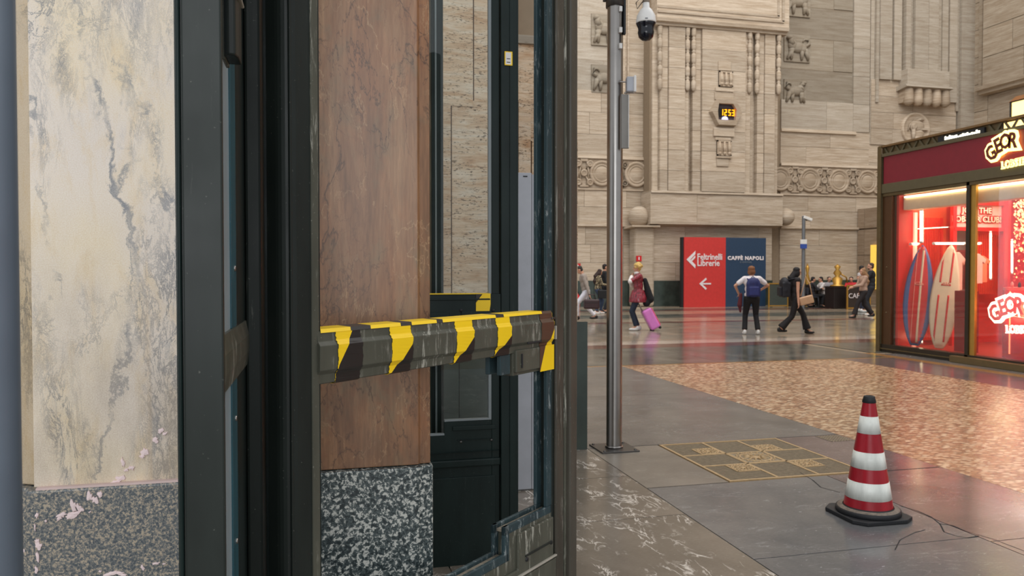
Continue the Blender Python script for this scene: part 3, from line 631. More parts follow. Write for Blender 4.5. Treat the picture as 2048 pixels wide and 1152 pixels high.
# sphere and its corbel left of bay
sp = AY(1278, 434, YW - .45)
o = MB().ball(tuple(sp), .47, 28, 18).build('stone_ball', T_WALL, loc=tuple(sp)); tag(o, 'carved stone ball resting on the ledge left of the clock bay', 'stone ball')
cx_ = sp.x
m = MB().box((cx_ - .30, YW - .75, 0), (cx_ + .62, YW, 3.45)); m.build('corbel_pier', T_WALL, wb, .12)
m = MB().prism([(YW - 1.0, 3.45), (YW, 3.38), (YW, 3.52), (YW - 1.0, 3.52)], 'x', cx_ - .55, cx_ + .75); m.build('corbel_ledge', T_WALL, wb)
MB().box((cx_ - 1.0, YW - .03, 0), (cx_ - .55, YW + .1, 3.45)).box((cx_ + .7, YW - .02, 0), (cx_ + .86, YW + .1, 3.45)).build('corbel_return', T_DARK, wb)
spb = AY(1571, 434, PY + .35)
o = MB().ball(tuple(spb), .40, 28, 18).build('stone_ball', T_WALL, loc=tuple(spb)); tag(o, 'carved stone ball half hidden at the right end of the clock bay ledge', 'stone ball')

# right-hand pilaster group
RX = lambda px: wx(px, 100, YW)
zl = wz(1760, 205)
for a, b, z0_, d in ((1741, 1748, 7.6, -.02), (1749, 1754, 9.6, -.14), (1755, 1778, 10.7, -.20), (1779, 1781, 10.7, -.05), (1782, 1796, 10.7, -.22), (1797, 1802, 11.0, -.05), (1803, 1812, 11.0, -.30), (1813, 1819, 11.0, -.18), (1820, 1846, 11.0, -.34), (1847, 1866, 11.0, -.34), (1867, 1876, 11.0, -.18), (1877, 1888, 10.7, -.25), (1889, 1892, 10.0, -.1), (1893, 1908, 9.8, -.2), (1909, 1914, 9.4, -.12), (1915, 1942, 7.2, -.26)):
    MB().box((RX(a), YW + d, z0_), (RX(b + .5), YW + .1, 20)).build('pilaster_strip', T_GREY, wb)
ashlar(25.5, 31.4, 5.0, 7.6, YW, T_WALL, 2.8, .85); ashlar(RX(1742), RX(1912), 7.6, 10.7, YW - .06, T_WALL, 3.0, .78)
c0, c1 = RX(1793), RX(1881); zz1, zz0 = wz(1830, 146), wz(1830, 182)
cb = T('carved_corbel', 'fluted stone corbel with rounded pendants high on the right pilaster', 'corbel', ((c0 + c1) / 2, YW - .1, zz0))
MB().box((c0 + .1, YW - .65, zz0 + .12), (c1 - .05, YW - .02, zz1)).build('block', T_GREY, cb, .02)
MB().prism([(YW - .8, zz0), (YW - .02, zz0 - .1), (YW - .02, zz0 + .12), (YW - .68, zz0 + .12)], 'x', c0 - .05, c1 + .05).build('moulding', T_GREY, cb)
for i in range(5):
    xx = c0 + .28 + i * (c1 - c0 - .45) / 4.0; m = MB()
    m.lathe([(0, zz0 - .86), (.14, zz0 - .80), (.24, zz0 - .66), (.22, zz0 - .5), (.2, zz0 - .1), (.18, zz0 - .02)], (xx, YW - .5, 0), 14)
    m.build('pendant', FR, cb)
MB().box((c0 + .08, YW - .5, zz0 - .68), (c1 - .08, YW - .02, zz0 - .04)).build('pendant_back', FR, cb)
mc = AY(1831, 258, YW - .1)
md = T('portrait_medallion', 'round stone medallion with a helmeted head carved in profile above the shop', 'medallion', (mc.x, YW - .1, mc.z))
MB().lathe([(.80, .04), (.80, -.06), (.74, -.11), (.68, -.06), (.60, -.01), (0, -.01)], (mc.x, YW - .09, mc.z), 32, 'y').build('disc', T_WALL, md)
m = MB(); y = YW - .14; X, Z = mc.x, mc.z
m.ball((X + .12, y, Z - .22), (.28, .12, .34)); m.ball((X + .33, y, Z - .2), (.09, .08, .1)); m.tube([(X + .02, y, Z - .4), (X - .05, y, Z - .66)], [.2, .22], 8)
m.build('head', T_WALL, md)
m = MB(); m.ball((X + .02, y - .02, Z + .12), (.42, .14, .28)); m.box((X - .1, y - .12, Z - .06), (X + .62, y + .02, Z + .03)); m.lathe([(.16, 0), (.16, -.14), (.08, -.18), (0, -.12)], (X - .18, y, Z + .1), 14, 'y'); m.tube([(X - .2, y - .06, Z - .02), (X - .2, y - .06, Z - .6)], [.1, .08], 8)
for i in range(6): m.tube([(X - .46 + i * .1, y, Z - .1 + i * .1), (X - .38 + i * .12, y - .06, Z + .2 + i * .06), (X - .1 + i * .1, y - .04, Z + .42)], .04, 6)
m.build('helmet', T_WALL, md)
# base block at the right corner, its shade put into the stone colour
ba = T('corner_plinth', 'tall stone base block behind the red shop with its shade painted brown', 'plinth', (27, 28, 0))
MB().box((25.0, 22.3, 0), (33, YW - .01, 4.46)).build('core', T_JOINT, ba)
yb = 22.3; SHD = travertine('travertine_shade_tint', (.86, .78, .70), .74)
for z0_, z1_ in ((0, 1.15), (1.15, 2.3), (2.3, 3.5), (3.55, 4.5)):
    y = yb; k = 0
    while y < YW - .3:
        block('stone_block', (24.9, y + .01, z0_ + .012), (25.02, min(y + 2.3, YW - .02) - .01, z1_ - .012), SHD, ba); y += 2.3
    block('stone_block', (24.92, yb - .06, z0_ + .012), (33, yb + .01, z1_ - .012), SHD, ba)
p0, p1 = AX(1744, 490, 24.88), AX(1765, 570, 24.88)
sgn = MB().box((24.8, p1.y, p1.z - .2), (24.88, p0.y, p0.z)).build('light_box', M('yellow_lightbox', (255, 206, 84), .5, es=.6, emis=(250, 205, 90)), loc=(24.84, (p0.y + p1.y) / 2, 1.3)); tag(sgn, 'glowing yellow light box on the brown-tinted stone block beside the shop', 'light box')

# right wall
XR = 31.3
wr = struct('wall_right', (XR, 20, 0))
MB().box((XR + .06, -2, 0), (XR + .7, YW + .6, 24)).build('wall_core', T_JOINT, wr)
def ash_r(y0, y1, z0, z1, x, mat, L=2.6, hc=1.0, dep=.2):
    n = max(1, round((z1 - z0) / hc)); hz = (z1 - z0) / n
    for j in range(n):
        y = y1; first = True
        while y > y0 + .05:
            w = L * random.uniform(.8, 1.2) * (.6 if (first and j % 2) else 1); first = False; ye = max(y - w, y0)
            block('stone_block', (x, ye + .014, z0 + j * hz + .014), (x + dep, y - .014, z0 + (j + 1) * hz - .014), mat, wr); y = ye
T_RW = travertine('travertine_side_wall', (.92, .90, .86), .8)
yl = AX(1977, 100, XR).y; zl0 = AX(1985, 168, XR - .35).z
ash_r(yl, YW, 0, 20, XR, T_RW, 1.6, 1.35); ash_r(4, yl, 0, zl0 - .4, XR, T_RW, 2.8, 1.35)
ash_r(4, yl, zl0, 20, XR - .35, T_RW, 2.8, 1.35, .5)
m = MB(); m.prism([(XR - .35, zl0), (XR - .62, zl0 - .02), (XR - .58, zl0 - .18), (XR - .42, zl0 - .22), (XR - .40, zl0 - .36), (XR + .1, zl0 - .40), (XR + .1, zl0)], 'y', 4, yl + .15); m.build('ledge', T_RW, wr)
m = MB().box((XR - .12, yl + .25, zl0 + .0), (XR + .05, yl + .45, 20)).box((XR - .3, yl + .15, zl0 - .1), (XR + .05, yl + .5, zl0 + .05)); m.build('pilaster_moulding', T_RW, wr)
# ------------------------------------------------------------------ near travertine pier
YP = 6.45
pr_ = struct('wall_near_pier', (1, YP, 0))
xr1 = AY(1170, 800, YP).x; xr0 = AY(1157, 500, YP).x; zw = AY(1160, 642, YP).z; zled = AY(1152, 283, YP).z
MB().box((-3.5, YP + .08, 0), (xr0 - .05, YP + 1.6, 6.5)).build('wall_core', T_JOINT, pr_)
def pb(px0, px1, py0, py1, y=YP, m=T_PIT, dep=.3):
    a, b = AY(px0, py1, y), AY(px1, py0, y); g = .006
    block('stone_block', (a.x + g, y, a.z + g), (b.x - g, y + dep, b.z - g), m, pr_)
ytop = -260
pb(760, 947, ytop, 205); pb(947, 1034.5, ytop, 205, YP + .01); pb(640, 903, 205, 642); pb(903, 1036, 205, 642, YP + .012)
pb(1034.5, 1149, ytop, 76, YP + .10, T_PIT, .3); pb(1034.5, 1149, 76, 205, YP + .03); pb(1036, 1063, 205, 642, YP + .02); pb(1063, 1157, 282, 642, YP + .015)
pb(1036, 1149, 205, 282, YP + .025)
a = AY(1034, 79, YP)
MB().box((a.x, YP - .01, a.z - .03), (AY(1149, 79, YP).x, YP + .1, a.z + .04)).build('ledge', T_DARK, pr_)
x = -3.4
while x < xr1 - .02:
    xe = min(x + 1.13, xr1); block('wainscot_panel', (x + .003, YP - .10, 0), (xe - .003, YP + .45, zw), DARKM, pr_); x = xe

# grey metal cabinet strip
a, b = AY(1068, 980, 5.25), AY(1040, 345, 5.25)
cab = T('metal_panel', 'tall pale grey metal panel standing behind the far green door', 'panel', (a.x - .15, 5.3, 0))
MB().box((a.x - .30, 5.25, 0.01), (a.x - .018, 5.33, b.z)).build('face_plate', GREYP, cab, .004)
MB().box((a.x - .016, 5.25, 0.01), (a.x, 5.34, b.z - .01)).build('edge_strip', GREYP, cab, .002)
MB().box((a.x - .30, 5.26, 0), (a.x, 5.36, .03)).build('foot', STEELD, cab)
MB().box((a.x - .08, 5.246, b.z - .03), (a.x - .05, 5.252, b.z - .022)).build('marking', BLACK, cab)

# ------------------------------------------------------------------ far green door (faces the station entrance)
YD = 4.0
d2 = struct('door_2', (.6, YD, 0))
def dq(px, py, y=YD): p = AY(px, py, y); return (p.x, p.z)
X1 = dq(1035, 576)[0]; Xs = dq(999, 576)[0]; XG = dq(981, 500)[0]; XL = -.75; ZT = 3.2
dt = .055
# fixed frame post
MB().box((Xs + .004, YD - .02, 0), (X1, YD + .09, ZT)).build('door_post', GREEN_D, d2, .003)
MB().box((Xs + .05, YD - .026, 0), (X1 - .012, YD - .019, ZT)).build('post_fillet', GREEN_D, d2, .002)
# stile
MB().box((XG + .006, YD, .02), (Xs, YD + dt, ZT)).build('stile', GREEN_D, d2, .003)
MB().box((XL, YD, .02), (XL + .12, YD + dt, ZT)).build('stile', GREEN_D, d2, .003)
# bead of the glass opening, pale worn edge
zr_top, zr_bot = dq(900, 588)[1], dq(900, 715)[1]
z1_, z2_ = dq(940, 838)[1], dq(880, 868)[1]; xst = dq(893, 850)[0]
m = MB(); e = .009
m.box((XG - e, YD + .005, z1_), (XG + .006, YD + .03, ZT)).box((xst - .0, YD + .005, z1_ - e), (XG + .006, YD + .03, z1_)).box((xst - e, YD + .005, z2_ - e), (xst, YD + .03, z1_)).box((XL + .12, YD + .005, z2_ - e), (xst, YD + .03, z2_))
m.build('glazing_bead', M('worn_bead', (132, 140, 142), .4), d2)
# lower panel with a stepped top
zb2 = dq(900, 908)[1]
m = MB(); m.prism([(XL + .12, z2_ - .01), (xst - .01, z2_ - .01), (xst - .01, z1_ - .01), (XG + .006, z1_ - .01), (XG + .006, .02), (XL + .12, .02)], 'y', YD + .004, YD + dt - .002); m.build('bottom_panel', GREEN_D, d2)
def strip(px0, px1, py0, py1, d, name, mt=GREEN_D, bev=.003):
    a, b = dq(px0, py1), dq(px1, py0); MB().box((a[0], YD - d, a[1]), (b[0], YD + .01, b[1])).build(name, mt, d2, bev)
strip(905, 991, 849, 862, .006, 'panel_moulding'); strip(840, 998, 899, 908, .018, 'panel_moulding'); strip(830, 1001, 914, 940, .012, 'kick_rail', GREEN_D, .008)
strip(840, 991, 950, 1240, .004, 'kick_plate'); strip(915, 983, 877, 880, .004, 'groove_bar')
for px, py in ((922, 884), (983, 880)):
    p = dq(px, py); MB().lathe([(.008, 0), (.006, -.006), (0, -.007)], (p[0], YD + .003, p[1]), 10, 'y').build('screw', STEELD, d2)
# lock rail
MB().box((XL + .12, YD - .03, zr_bot), (Xs - .0, YD + dt, zr_top)).build('lock_rail', GREEN_D, d2, .004)
strip(840, 978, 596, 601, .036, 'rail_moulding'); strip(840, 896, 624, 690, .036, 'rail_panel'); strip(920, 978, 621, 630, .036, 'rail_moulding')
for px, py in ((920, 620), (984, 620)):
    p = dq(px, py); MB().lathe([(.010, 0), (.008, -.008), (0, -.009)], (p[0], YD - .03, p[1]), 10, 'y').build('screw', BLACK, d2)
# glass and the post seen through it
MB().prism([(XL + .12, z2_), (xst, z2_), (xst, z1_), (XG, z1_), (XG, zr_bot), (XL + .12, zr_bot)], 'y', YD + .018, YD + .022).build('pane', GLASS, d2)
MB().box((XL + .12, YD + .018, zr_top), (XG, YD + .022, ZT)).build('pane', GLASS, d2)
MB().box((AY(862, 500, 4.32).x, 4.30, 0), (AY(886, 500, 4.32).x, 4.38, ZT)).build('rear_post', GREEN_D, d2, .004)
MB().box((AY(870, 500, 4.30).x, 4.285, 0), (AY(873, 500, 4.30).x, 4.30, ZT)).build('rear_bead', M('worn_bead', (132, 140, 142)), d2)
# sticker (code mark left out)
YEL = M('tape_yellow', (250, 208, 16), .42, var=.03); TBK = M('tape_black', (32, 28, 27), .35, var=.1)
p = AY(1017, 117, YD - .027)
st = T('sticker', 'small yellow-edged paper sticker on the far green door post', 'sticker', tuple(p))
MB().box((p.x - .021, YD - .0285, p.z - .036), (p.x + .021, YD - .026, p.z + .036)).build('yellow_border', YEL, st)
MB().box((p.x - .016, YD - .0292, p.z - .031), (p.x + .014, YD - .0284, p.z + .031)).build('paper', WHITE, st)
for q in (-.022, -.004): MB().box((p.x - .010, YD - .0297, p.z + q), (p.x + .009, YD - .0291, p.z + q + .004)).build('print_line', TBK, st)
# tape on the far door
tp = T('hazard_tape', 'strip of yellow and black hazard tape folded over the far door rail', 'tape', (XG, YD - .03, zr_top))
a0 = dq(862, 588, YD - .03); b0 = dq(981, 588, YD - .03)
MB().box((XL + .2, YD - .034, zr_top - .001), (b0[0], YD + .057, zr_top + .0025)).build('top_strip', [YEL], tp)
q0, q1 = dq(952, 628, YD - .033), dq(981, 588, YD - .033)
MB().prism([(q0[0], q0[1]), (q1[0] - .008, q0[1]), (q1[0], q0[1] + .05), (q1[0], q1[1]), (q0[0] + .035, q1[1]), (q0[0], q1[1] - .045)], 'y', YD - .0345, YD - .0302).build('yellow_tail', YEL, tp)
MB().prism([(q0[0], q1[1] - .043), (q0[0] + .033, q1[1]), (q0[0], q1[1])], 'y', YD - .0343, YD - .0302).build('black_tail', TBK, tp)

# ------------------------------------------------------------------ marble pillars
YC = 2.25
zb = 0.985
def XP(px, py=576, y=YC): return AY(px, py, y).x
xa, xb_, xc = XP(62), XP(596), XP(836)
pl = T('marble_pillar', 'cream marble pillar with blue-grey veins on a granite base at the left edge', 'pillar', ((xa + xb_) / 2 - .2, YC + .2, 0))
MB().prism([(xa, YC), (xb_ - .085, YC), (xb_ - .085, YC + .5), (xa + .002, YC + .5), (xa + .002, YC + .004)], 'z', zb, 3.3).build('shaft', CREAM, pl, .004)
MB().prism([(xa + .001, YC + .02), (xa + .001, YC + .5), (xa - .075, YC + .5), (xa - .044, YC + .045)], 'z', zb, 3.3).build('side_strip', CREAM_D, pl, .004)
g_ = .022
MB().prism([(xa - .012, YC - g_), (xb_ - .085, YC - g_), (xb_ - .085, YC + .5), (xa - .09, YC + .5), (xa - .062, YC + .03), (xa - .02, YC + .006), (xa - .014, YC - g_ + .01)], 'z', 0, zb - .003).build('plinth', GR_L, pl, .006, 3)
MB().box((xa + .01, YC - g_ + .004, zb - .006), (xb_ - .09, YC + .01, zb + .002)).build('mortar_joint', M('pink_mortar', (214, 190, 184), .9), pl)
# flakes of pink plaster stuck on the stone
random.seed(11)
PK = M('pink_plaster', (236, 214, 212), .85, var=.1)
def flake(px, py, w, h, ang=0, y=None, par=None):
    yy = (YC - .002 if py < 968 else YC - g_ - .002) if y is None else y
    c = AY(px, py, yy); k = 2.1 / F; n = 13; pts = []
    for i in range(n):
        t = 2 * math.pi * i / n; r = random.uniform(.45, 1.15); u, v = math.cos(t) * w * .5 * r * k, math.sin(t) * h * .5 * r * k
        pts.append((c.x + u * math.cos(ang) - v * math.sin(ang), c.z + u * math.sin(ang) + v * math.cos(ang)))
    m = MB(); n = len(pts); vs = [(a, yy + .003, b) for a, b in pts] + [(c.x + (a - c.x) * .9, yy - .0015, c.z + (b - c.z) * .9) for a, b in pts] + [(c.x, yy - .003, c.z)]
    fs = [(i, (i + 1) % n, n + (i + 1) % n, n + i) for i in range(n)] + [(n + i, n + (i + 1) % n, 2 * n) for i in range(n)]
    m.add(vs, fs); o = m.build('plaster_flake', PK, pl)
for f_ in ((322, 862, 16, 12, .2), (330, 868, 12, 8, .6), (311, 880, 14, 14, 0), (290, 905, 18, 26, -.5), (284, 913, 12, 8, 0), (246, 925, 10, 24, .2), (263, 936, 16, 9, -.4), (252, 940, 12, 8, .3), (240, 957, 22, 14, .4), (232, 963, 26, 8, .3), (222, 967, 18, 5, .2),
           (179, 994, 12, 26, -.1), (190, 1000, 12, 20, .4), (200, 989, 10, 14, .3), (147, 1012, 12, 28, .2), (158, 1015, 10, 24, .5), (143, 1032, 26, 14, .5), (150, 1027, 30, 12, .2), (124, 1030, 22, 12, .4), (118, 1037, 14, 12, .8), (163, 1020, 12, 8, -.5), (74, 1031, 8, 12, 0), (70, 1055, 3, 18, 0), (78, 1092, 14, 18, .5), (74, 1082, 10, 12, 0), (75, 1115, 7, 24, .1), (73, 1140, 7, 18, .1), (92, 1042, 5, 8, 0),
           (220, 1148, 26, 12, .2), (240, 1146, 18, 10, -.2), (285, 1135, 8, 16, .3), (312, 1127, 18, 5, .1), (328, 1128, 8, 4, 0), (200, 1143, 6, 6, 0), (246, 1150, 18, 10, 0), (180, 1024, 7, 4, .4)):
    flake(*f_)
for f_ in ((62, 1075, 9, 22, .4), (52, 1102, 9, 16, .2), (55, 1052, 6, 6, 0), (66, 1148, 8, 8, 0)): flake(*f_, y=YC + .012)
pb2 = T('marble_pillar', 'reddish-brown veined marble pillar on a speckled granite base seen through the open door leaf', 'pillar', (xc - .2, YC + .2, 0))
xl2 = xb_ - .08
xcr = XP(861)
MB().prism([(xl2, YC), (xc, YC), (xc + .006, YC + .008), (xcr, YC + .012), (xcr, YC + .45), (xl2, YC + .45)], 'z', zb, 3.3).build('shaft', BROWN, pb2, .002)
MB().prism([(xl2, YC - g_), (xc - .004, YC - g_), (xc + .004, YC - g_ + .006), (XP(865), YC - .004), (XP(865), YC + .45), (xl2, YC + .45)], 'z', 0, zb - .002).build('plinth', GR_R, pb2, .004)

# dark post at the far left edge, close to the lens
a = AD(-60, 576, .95); b = AD(30, 576, .95)
o = T('grey_post', 'smooth slate-grey metal post cropped by the left edge of the frame', 'post', (a.x + .02, a.y, 0))
MB().lathe([(.0, 0), (.06, 0), (.06, 3.1), (0, 3.1)], (b.x - .068, b.y + .03, 0), 32).build('shaft', M('slate_metal', (112, 124, 138), .45, .1), o)
MB().lathe([(.0, 0), (.075, 0), (.075, .06), (.06, .07), (.0, .07)], (b.x - .068, b.y + .03, 0), 32).build('base_ring', M('slate_metal', (112, 124, 138)), o)

# ------------------------------------------------------------------ door_1 : the open leaf in front
u = Vector((.7396, .6730, 0)); ang = math.atan2(u.y, u.x)
O = AD(571, 576, 1.62); O.z = 0
def LS(px, py, off=0.0):
    """pixel -> (s, z) on the leaf's front plane (off = distance behind it)"""
    n = Vector((-u.y, u.x, 0)); o = O + n * off; r = ray(px, py)
    t = (o.x * n.x + o.y * n.y) / (r.x * n.x + r.y * n.y); P = r * t
    return ((P.x - o.x) * u.x + (P.y - o.y) * u.y, H + P.z)
leaf = bpy.data.objects.new('door_1', None); COL.objects.link(leaf); leaf.location = O; leaf.rotation_euler = (0, 0, ang); leaf['kind'] = 'structure'
leaf['label'] = 'open green door leaf with missing glass and a taped lock rail'
LT = .058
sA = LS(640, 576)[0]; sC = LS(1105, 576)[0]; sB = LS(1146, 576)[0]; ZH = 3.1
def lb(name, x0, y0, z0, x1, y1, z1, mat=GREEN, bev=.002, par=leaf, seg=2):
    return MB().box((x0, y0, z0), (x1, y1, z1)).build(name, mat, par, bev, seg, local=True)
# hinge stile with rounded outer corner
m = MB(); R = .030; pts = [(sA, 0), (sA, LT), (0, LT)] + [(R - R * math.cos(t), R - R * math.sin(t)) for t in [math.pi / 2 * i / 6 for i in range(7)]]
m.sm = False; m.prism(pts, 'z', .02, ZH); o = m.build('hinge_stile', GREEN, leaf, local=True)
lb('stile_moulding', sA - .026, -.003, .02, sA - .005, .004, ZH, GREEN_W, .002)
lb('stile_moulding', .012, -.002, .02, .018, .004, ZH, GREEN, .001)
# lock stile with its mouldings
lb('lock_stile', sC, .002, .02, sB, LT, ZH, GREEN, .003)
s1, s2 = LS(1109, 576)[0], LS(1124, 576)[0]
lb('stile_moulding', s1, -.008, .5, s2, .003, ZH, paint('brown_reflection_green', (70, 66, 58), .5, (150, 146, 136), .35, (16, 16, 1.2), .57), .004)  # brown cast in this green is reflected surroundings painted into the colour
lb('stile_moulding', s2 + .01, -.005, .02, LS(1131, 576)[0], .003, ZH, GREEN_W, .002)
lb('meeting_strip', LS(1133, 576)[0], -.016, .02, sB + .003, .006, ZH, paint('brown_reflection_green2', (74, 70, 62), .25, (150, 146, 136), .34), .005)  # brown reflection is painted into this green as well
# glazing lips of the empty opening: near and far, with a channel between
z1p = LS(1095, 1015)[1]; z2p = LS(1021, 1105)[1]; sst = LS(1016, 1070)[0]; sst2 = LS(1025, 1070)[0]
zt_rail = LS(643.7, 661)[1]; zb_rail = LS(643.7, 769)[1]; sblk = LS(1026, 740)[0]; zblk = LS(1062, 745)[1]
LIP = .028
for nm, y0, y1, mt in (('glazing_lip', .004, .017, BLUEG), ('glazing_lip', .043, LT - .002, BLUEG)):
    lb(nm, sC - LIP, y0, z1p, sC + .002, y1, zblk, mt, .002)
    lb(nm, sC - LIP, y0, zt_rail, sC + .002, y1, ZH, mt, .002)
    lb(nm, sst - .012, y0, z1p - LIP, sC, y1, z1p, mt, .003)
    lb(nm, sst - .012, y0, z2p - LIP, sst + .014, y1, z1p - .0, mt, .003)
    lb(nm, sA, y0, z2p - LIP, sst + .01, y1, z2p, mt, .003)
lb('channel_grout', sA, .018, z2p - .02, sst, .042, z2p - .010, M('old_putty', (120, 112, 98), .9, var=.4, nscale=60), 0)
lb('channel_grout', sst, .018, z1p - .02, sC, .042, z1p - .012, M('old_putty', (120, 112, 98)), 0)
# bottom panel: stepped
m = MB(); zz1, zz2 = z1p - LIP + .004, z2p - LIP + .004
m.prism([(sA, zz2), (sst + .012, zz2), (sst + .012, zz1), (sC, zz1), (sC, .02), (sA, .02)], 'y', .004, LT - .004); m.build('bottom_panel', GREEN_W, leaf, local=True)
sr, zr_ = LS(1034, 1072); sr1, zr1 = LS(1107, 1031)
m = MB(); zr2 = LS(1034, 1139)[1]
m.prism([(sr, zr1), (sC + .0, zr1), (sC + .0, .1), (sA + .04, .1), (sA + .04, zr2), (sr, zr2)], 'y', -.006, .006); m.build('raised_panel', GREEN_W, leaf, .004, local=True)
sq, zq = LS(1047, 1110); sq1, zq1 = LS(1100, 1082)
lb('groove_bar', sq, -.010, zq1 - .003, sq1, -.005, zq1 + .004, GREEN, .002)
for s_, z_ in ((sq + .008, zq1 - .012), (sq1 - .004, zq1 - .002)):
    MB().lathe([(.007, .0), (.006, -.004), (0, -.003)], (s_, -.006, z_), 10, 'y').build('screw', BLACK, leaf, local=True)
zq2 = LS(1113, 1103)[1]
lb('lower_moulding', sA + .05, -.014, zq2 - .006, sC + .01, -.004, zq2, M('worn_pale_edge', (160, 154, 142), .5), .002)
lb('lower_panel', sA + .05, -.010, .15, sC + .01, -.004, zq2 - .012, GREEN_W, .003)
# lock rail: bevelled profile lofted along the leaf
def zc_at(px, py): return LS(px, py)[1]
zU = zc_at(717, 676); zLb = zc_at(717, 735)
prof = [(.004, zb_rail), (-.001, zb_rail + .002), (-.002, zLb - .004), (-.0115, zLb + .006), (-.0125, zU - .009), (-.005, zU + .001), (-.003, zt_rail - .004), (.001, zt_rail), (LT + .004, zt_rail), (LT + .004, zb_rail)]
m = MB(); m.prism(prof, 'x', LS(632, 576)[0], LS(1101, 576)[0]); m.build('lock_rail', GREEN_W, leaf, .0012, local=True)
sbe = LS(1101, 700)[0]
m = MB().box((sblk, .0, zblk), (sbe, LT, zb_rail + .004)); m.build('lock_block', GREEN_W, leaf, .002, local=True)
lb('lock_block_face', sblk + .004, -.010, zblk + .010, sbe - .002, .002, zb_rail + .010, GREEN_W, .003)
sk0 = LS(1006, 740)[0]; sk1 = LS(1017, 740)[0]
lb('stub', sk0 - .010, .002, zblk + .008, sblk - .012, .016, zb_rail + .002, BLUEG, .002); lb('stub', sk0 - .010, .042, zblk + .008, sblk - .012, LT, zb_rail + .002, BLUEG, .002)
lb('lock_plate_slot', LS(1048, 683)[0], -.0155, zc_at(1063, 684) - .0025, LS(1076, 683)[0], -.0115, zc_at(1063, 684) + .0025, BLACK, .001)
lb('latch_bar', sblk + .03, -.0145, zblk + .022, sblk + .034, -.010, zb_rail - .002, BLACK, .001)
# latch keep on the lock stile
s_, z_ = LS(1100, 636); lb('strike_plate', s_ - .004, -.012, z_ - .004, s_ + .018, -.004, z_ + .003, STEELD, .001)
s_, z_ = LS(1107, 665); lb('strike_plate', s_, -.010, z_ - .022, s_ + .006, -.002, z_ + .022, M('worn_pale_edge', (160, 154, 142)), .001)

# hazard tape on the rail: follows the rail's profile
def lerp(a, b, t): return a + (b - a) * t
tprof = [(LT + .006, zt_rail - .02), (LT + .0065, zt_rail + .0022), (-.0002, zt_rail + .0022), (-.0048, zt_rail - .005), (-.0072, zU + .002), (-.0146, zU - .009), (-.0138, zLb + .006), (-.0045, zLb - .006), (-.0033, zb_rail + .002), (.004, zb_rail - .0018), (LT + .006, zb_rail - .0018)]
def tape_strap(label, pxl, pxr, line, side, top=YEL, other=TBK, stripe2=None):
    """line = ((px,py),(px,py)) colour boundary on the front; side=+1: yellow lies right of it"""
    s0, s1 = LS(pxl, 700)[0], LS(pxr, 700)[0]
    (a0, b0), (a1, b1) = LS(*line[0]), LS(*line[1])
    def bound(z): return a0 + (z - b0) * (a1 - a0) / (b1 - b0)
    r = T('hazard_tape', label, 'tape', leaf.matrix_basis @ Vector(((s0 + s1) / 2, 0, zt_rail)), ang, 'hazard tape wrapped round the door rail')
    off = Vector(((s0 + s1) / 2, 0, zt_rail))
    my, mk = MB(), MB(); P = []
    for i in range(len(tprof) - 1):
        (y0, z0), (y1, z1) = tprof[i], tprof[i + 1]; n = 6 if abs(z1 - z0) > .01 else 1
        for k in range(n): P.append((lerp(y0, y1, k / n), lerp(z0, z1, k / n)))
    P.append(tprof[-1])
    for i in range(len(P) - 1):
        (y0, z0), (y1, z1) = P[i], P[i + 1]; zm = z0 if y0 < .01 else zt_rail if z0 > zb_rail + .05 else zb_rail; zn = z1 if y1 < .01 else zt_rail if z1 > zb_rail + .05 else zb_rail
        c0, c1 = min(max(bound(zm), s0), s1), min(max(bound(zn), s0), s1)
        wob = .0012 * math.sin(i * 1.7)
        L_ = [((s0 + wob, y0, z0), (c0, y0, z0), (c1, y1, z1), (s0 + wob, y1, z1)), ((c0, y0, z0), (s1 + wob, y0, z0), (s1 + wob, y1, z1), (c1, y1, z1))]
        for q, quad in enumerate(L_):
            if abs(quad[0][0] - quad[1][0]) + abs(quad[2][0] - quad[3][0]) < 1e-4: continue
            isy = (q == 1) == (side > 0)
            (my if isy else mk).add([Vector(v) - off for v in quad], [(0, 1, 2, 3)])
    for mm, nm, mt in ((my, 'yellow_stripe', top), (mk, 'black_stripe', other)):
        if mm.f:
            o = mm.build(nm, mt, r, local=True); sol = o.modifiers.new('s', 'SOLIDIFY'); sol.thickness = .0006; sol.offset = 0
    return r
tape_strap('widest strap of yellow-black tape on the near door rail, mostly black, at the left', 668, 717, ((704, 655), (671, 727)), -1)
tape_strap('tape strap on the near rail, mostly yellow, second from the left', 776, 818, ((826, 672), (779, 749)), -1)
tape_strap('tape strap on the near rail, third from the left, yellow upper and black lower corner', 906, 941, ((944, 668), (908, 725)), -1)
tape_strap('narrow tape strap just left of the notched lock block', 988, 1016, ((1022, 662), (988, 709)), -1)
t5 = tape_strap('tape strap at the right end of the near rail, brown above and yellow below', 1076, 1101, ((1102, 655), (1073, 742)), 1, YEL, M('tape_brown', (82, 58, 44), .35))
qa, qb = LS(1074, 700)[0], LS(1102, 700)[0]; sm5 = (LS(1076, 700)[0] + LS(1101, 700)[0]) / 2; c5 = LS(1073, 742)[0]; c6 = LS(1085, 705)[0]
m = MB().prism([(qa - sm5, zblk - zt_rail - .001), (qb - sm5, zblk - zt_rail - .001), (qb - sm5, zb_rail + .012 - zt_rail), (c6 - sm5, zb_rail + .012 - zt_rail)], 'y', -.0118, -.0104); m.build('yellow_tail', YEL, t5, local=True)
m = MB().prism([(qa - sm5, zblk - zt_rail - .001), (c6 - sm5, zb_rail + .012 - zt_rail), (qa - sm5, zb_rail + .012 - zt_rail)], 'y', -.0118, -.0104); m.build('brown_tail', MATS['tape_brown'], t5, local=True)
r = T('hazard_tape', 'long yellow and black tape laid along the top edge of the near door rail', 'tape', leaf.matrix_basis @ Vector((sA, 0, zt_rail)), ang)
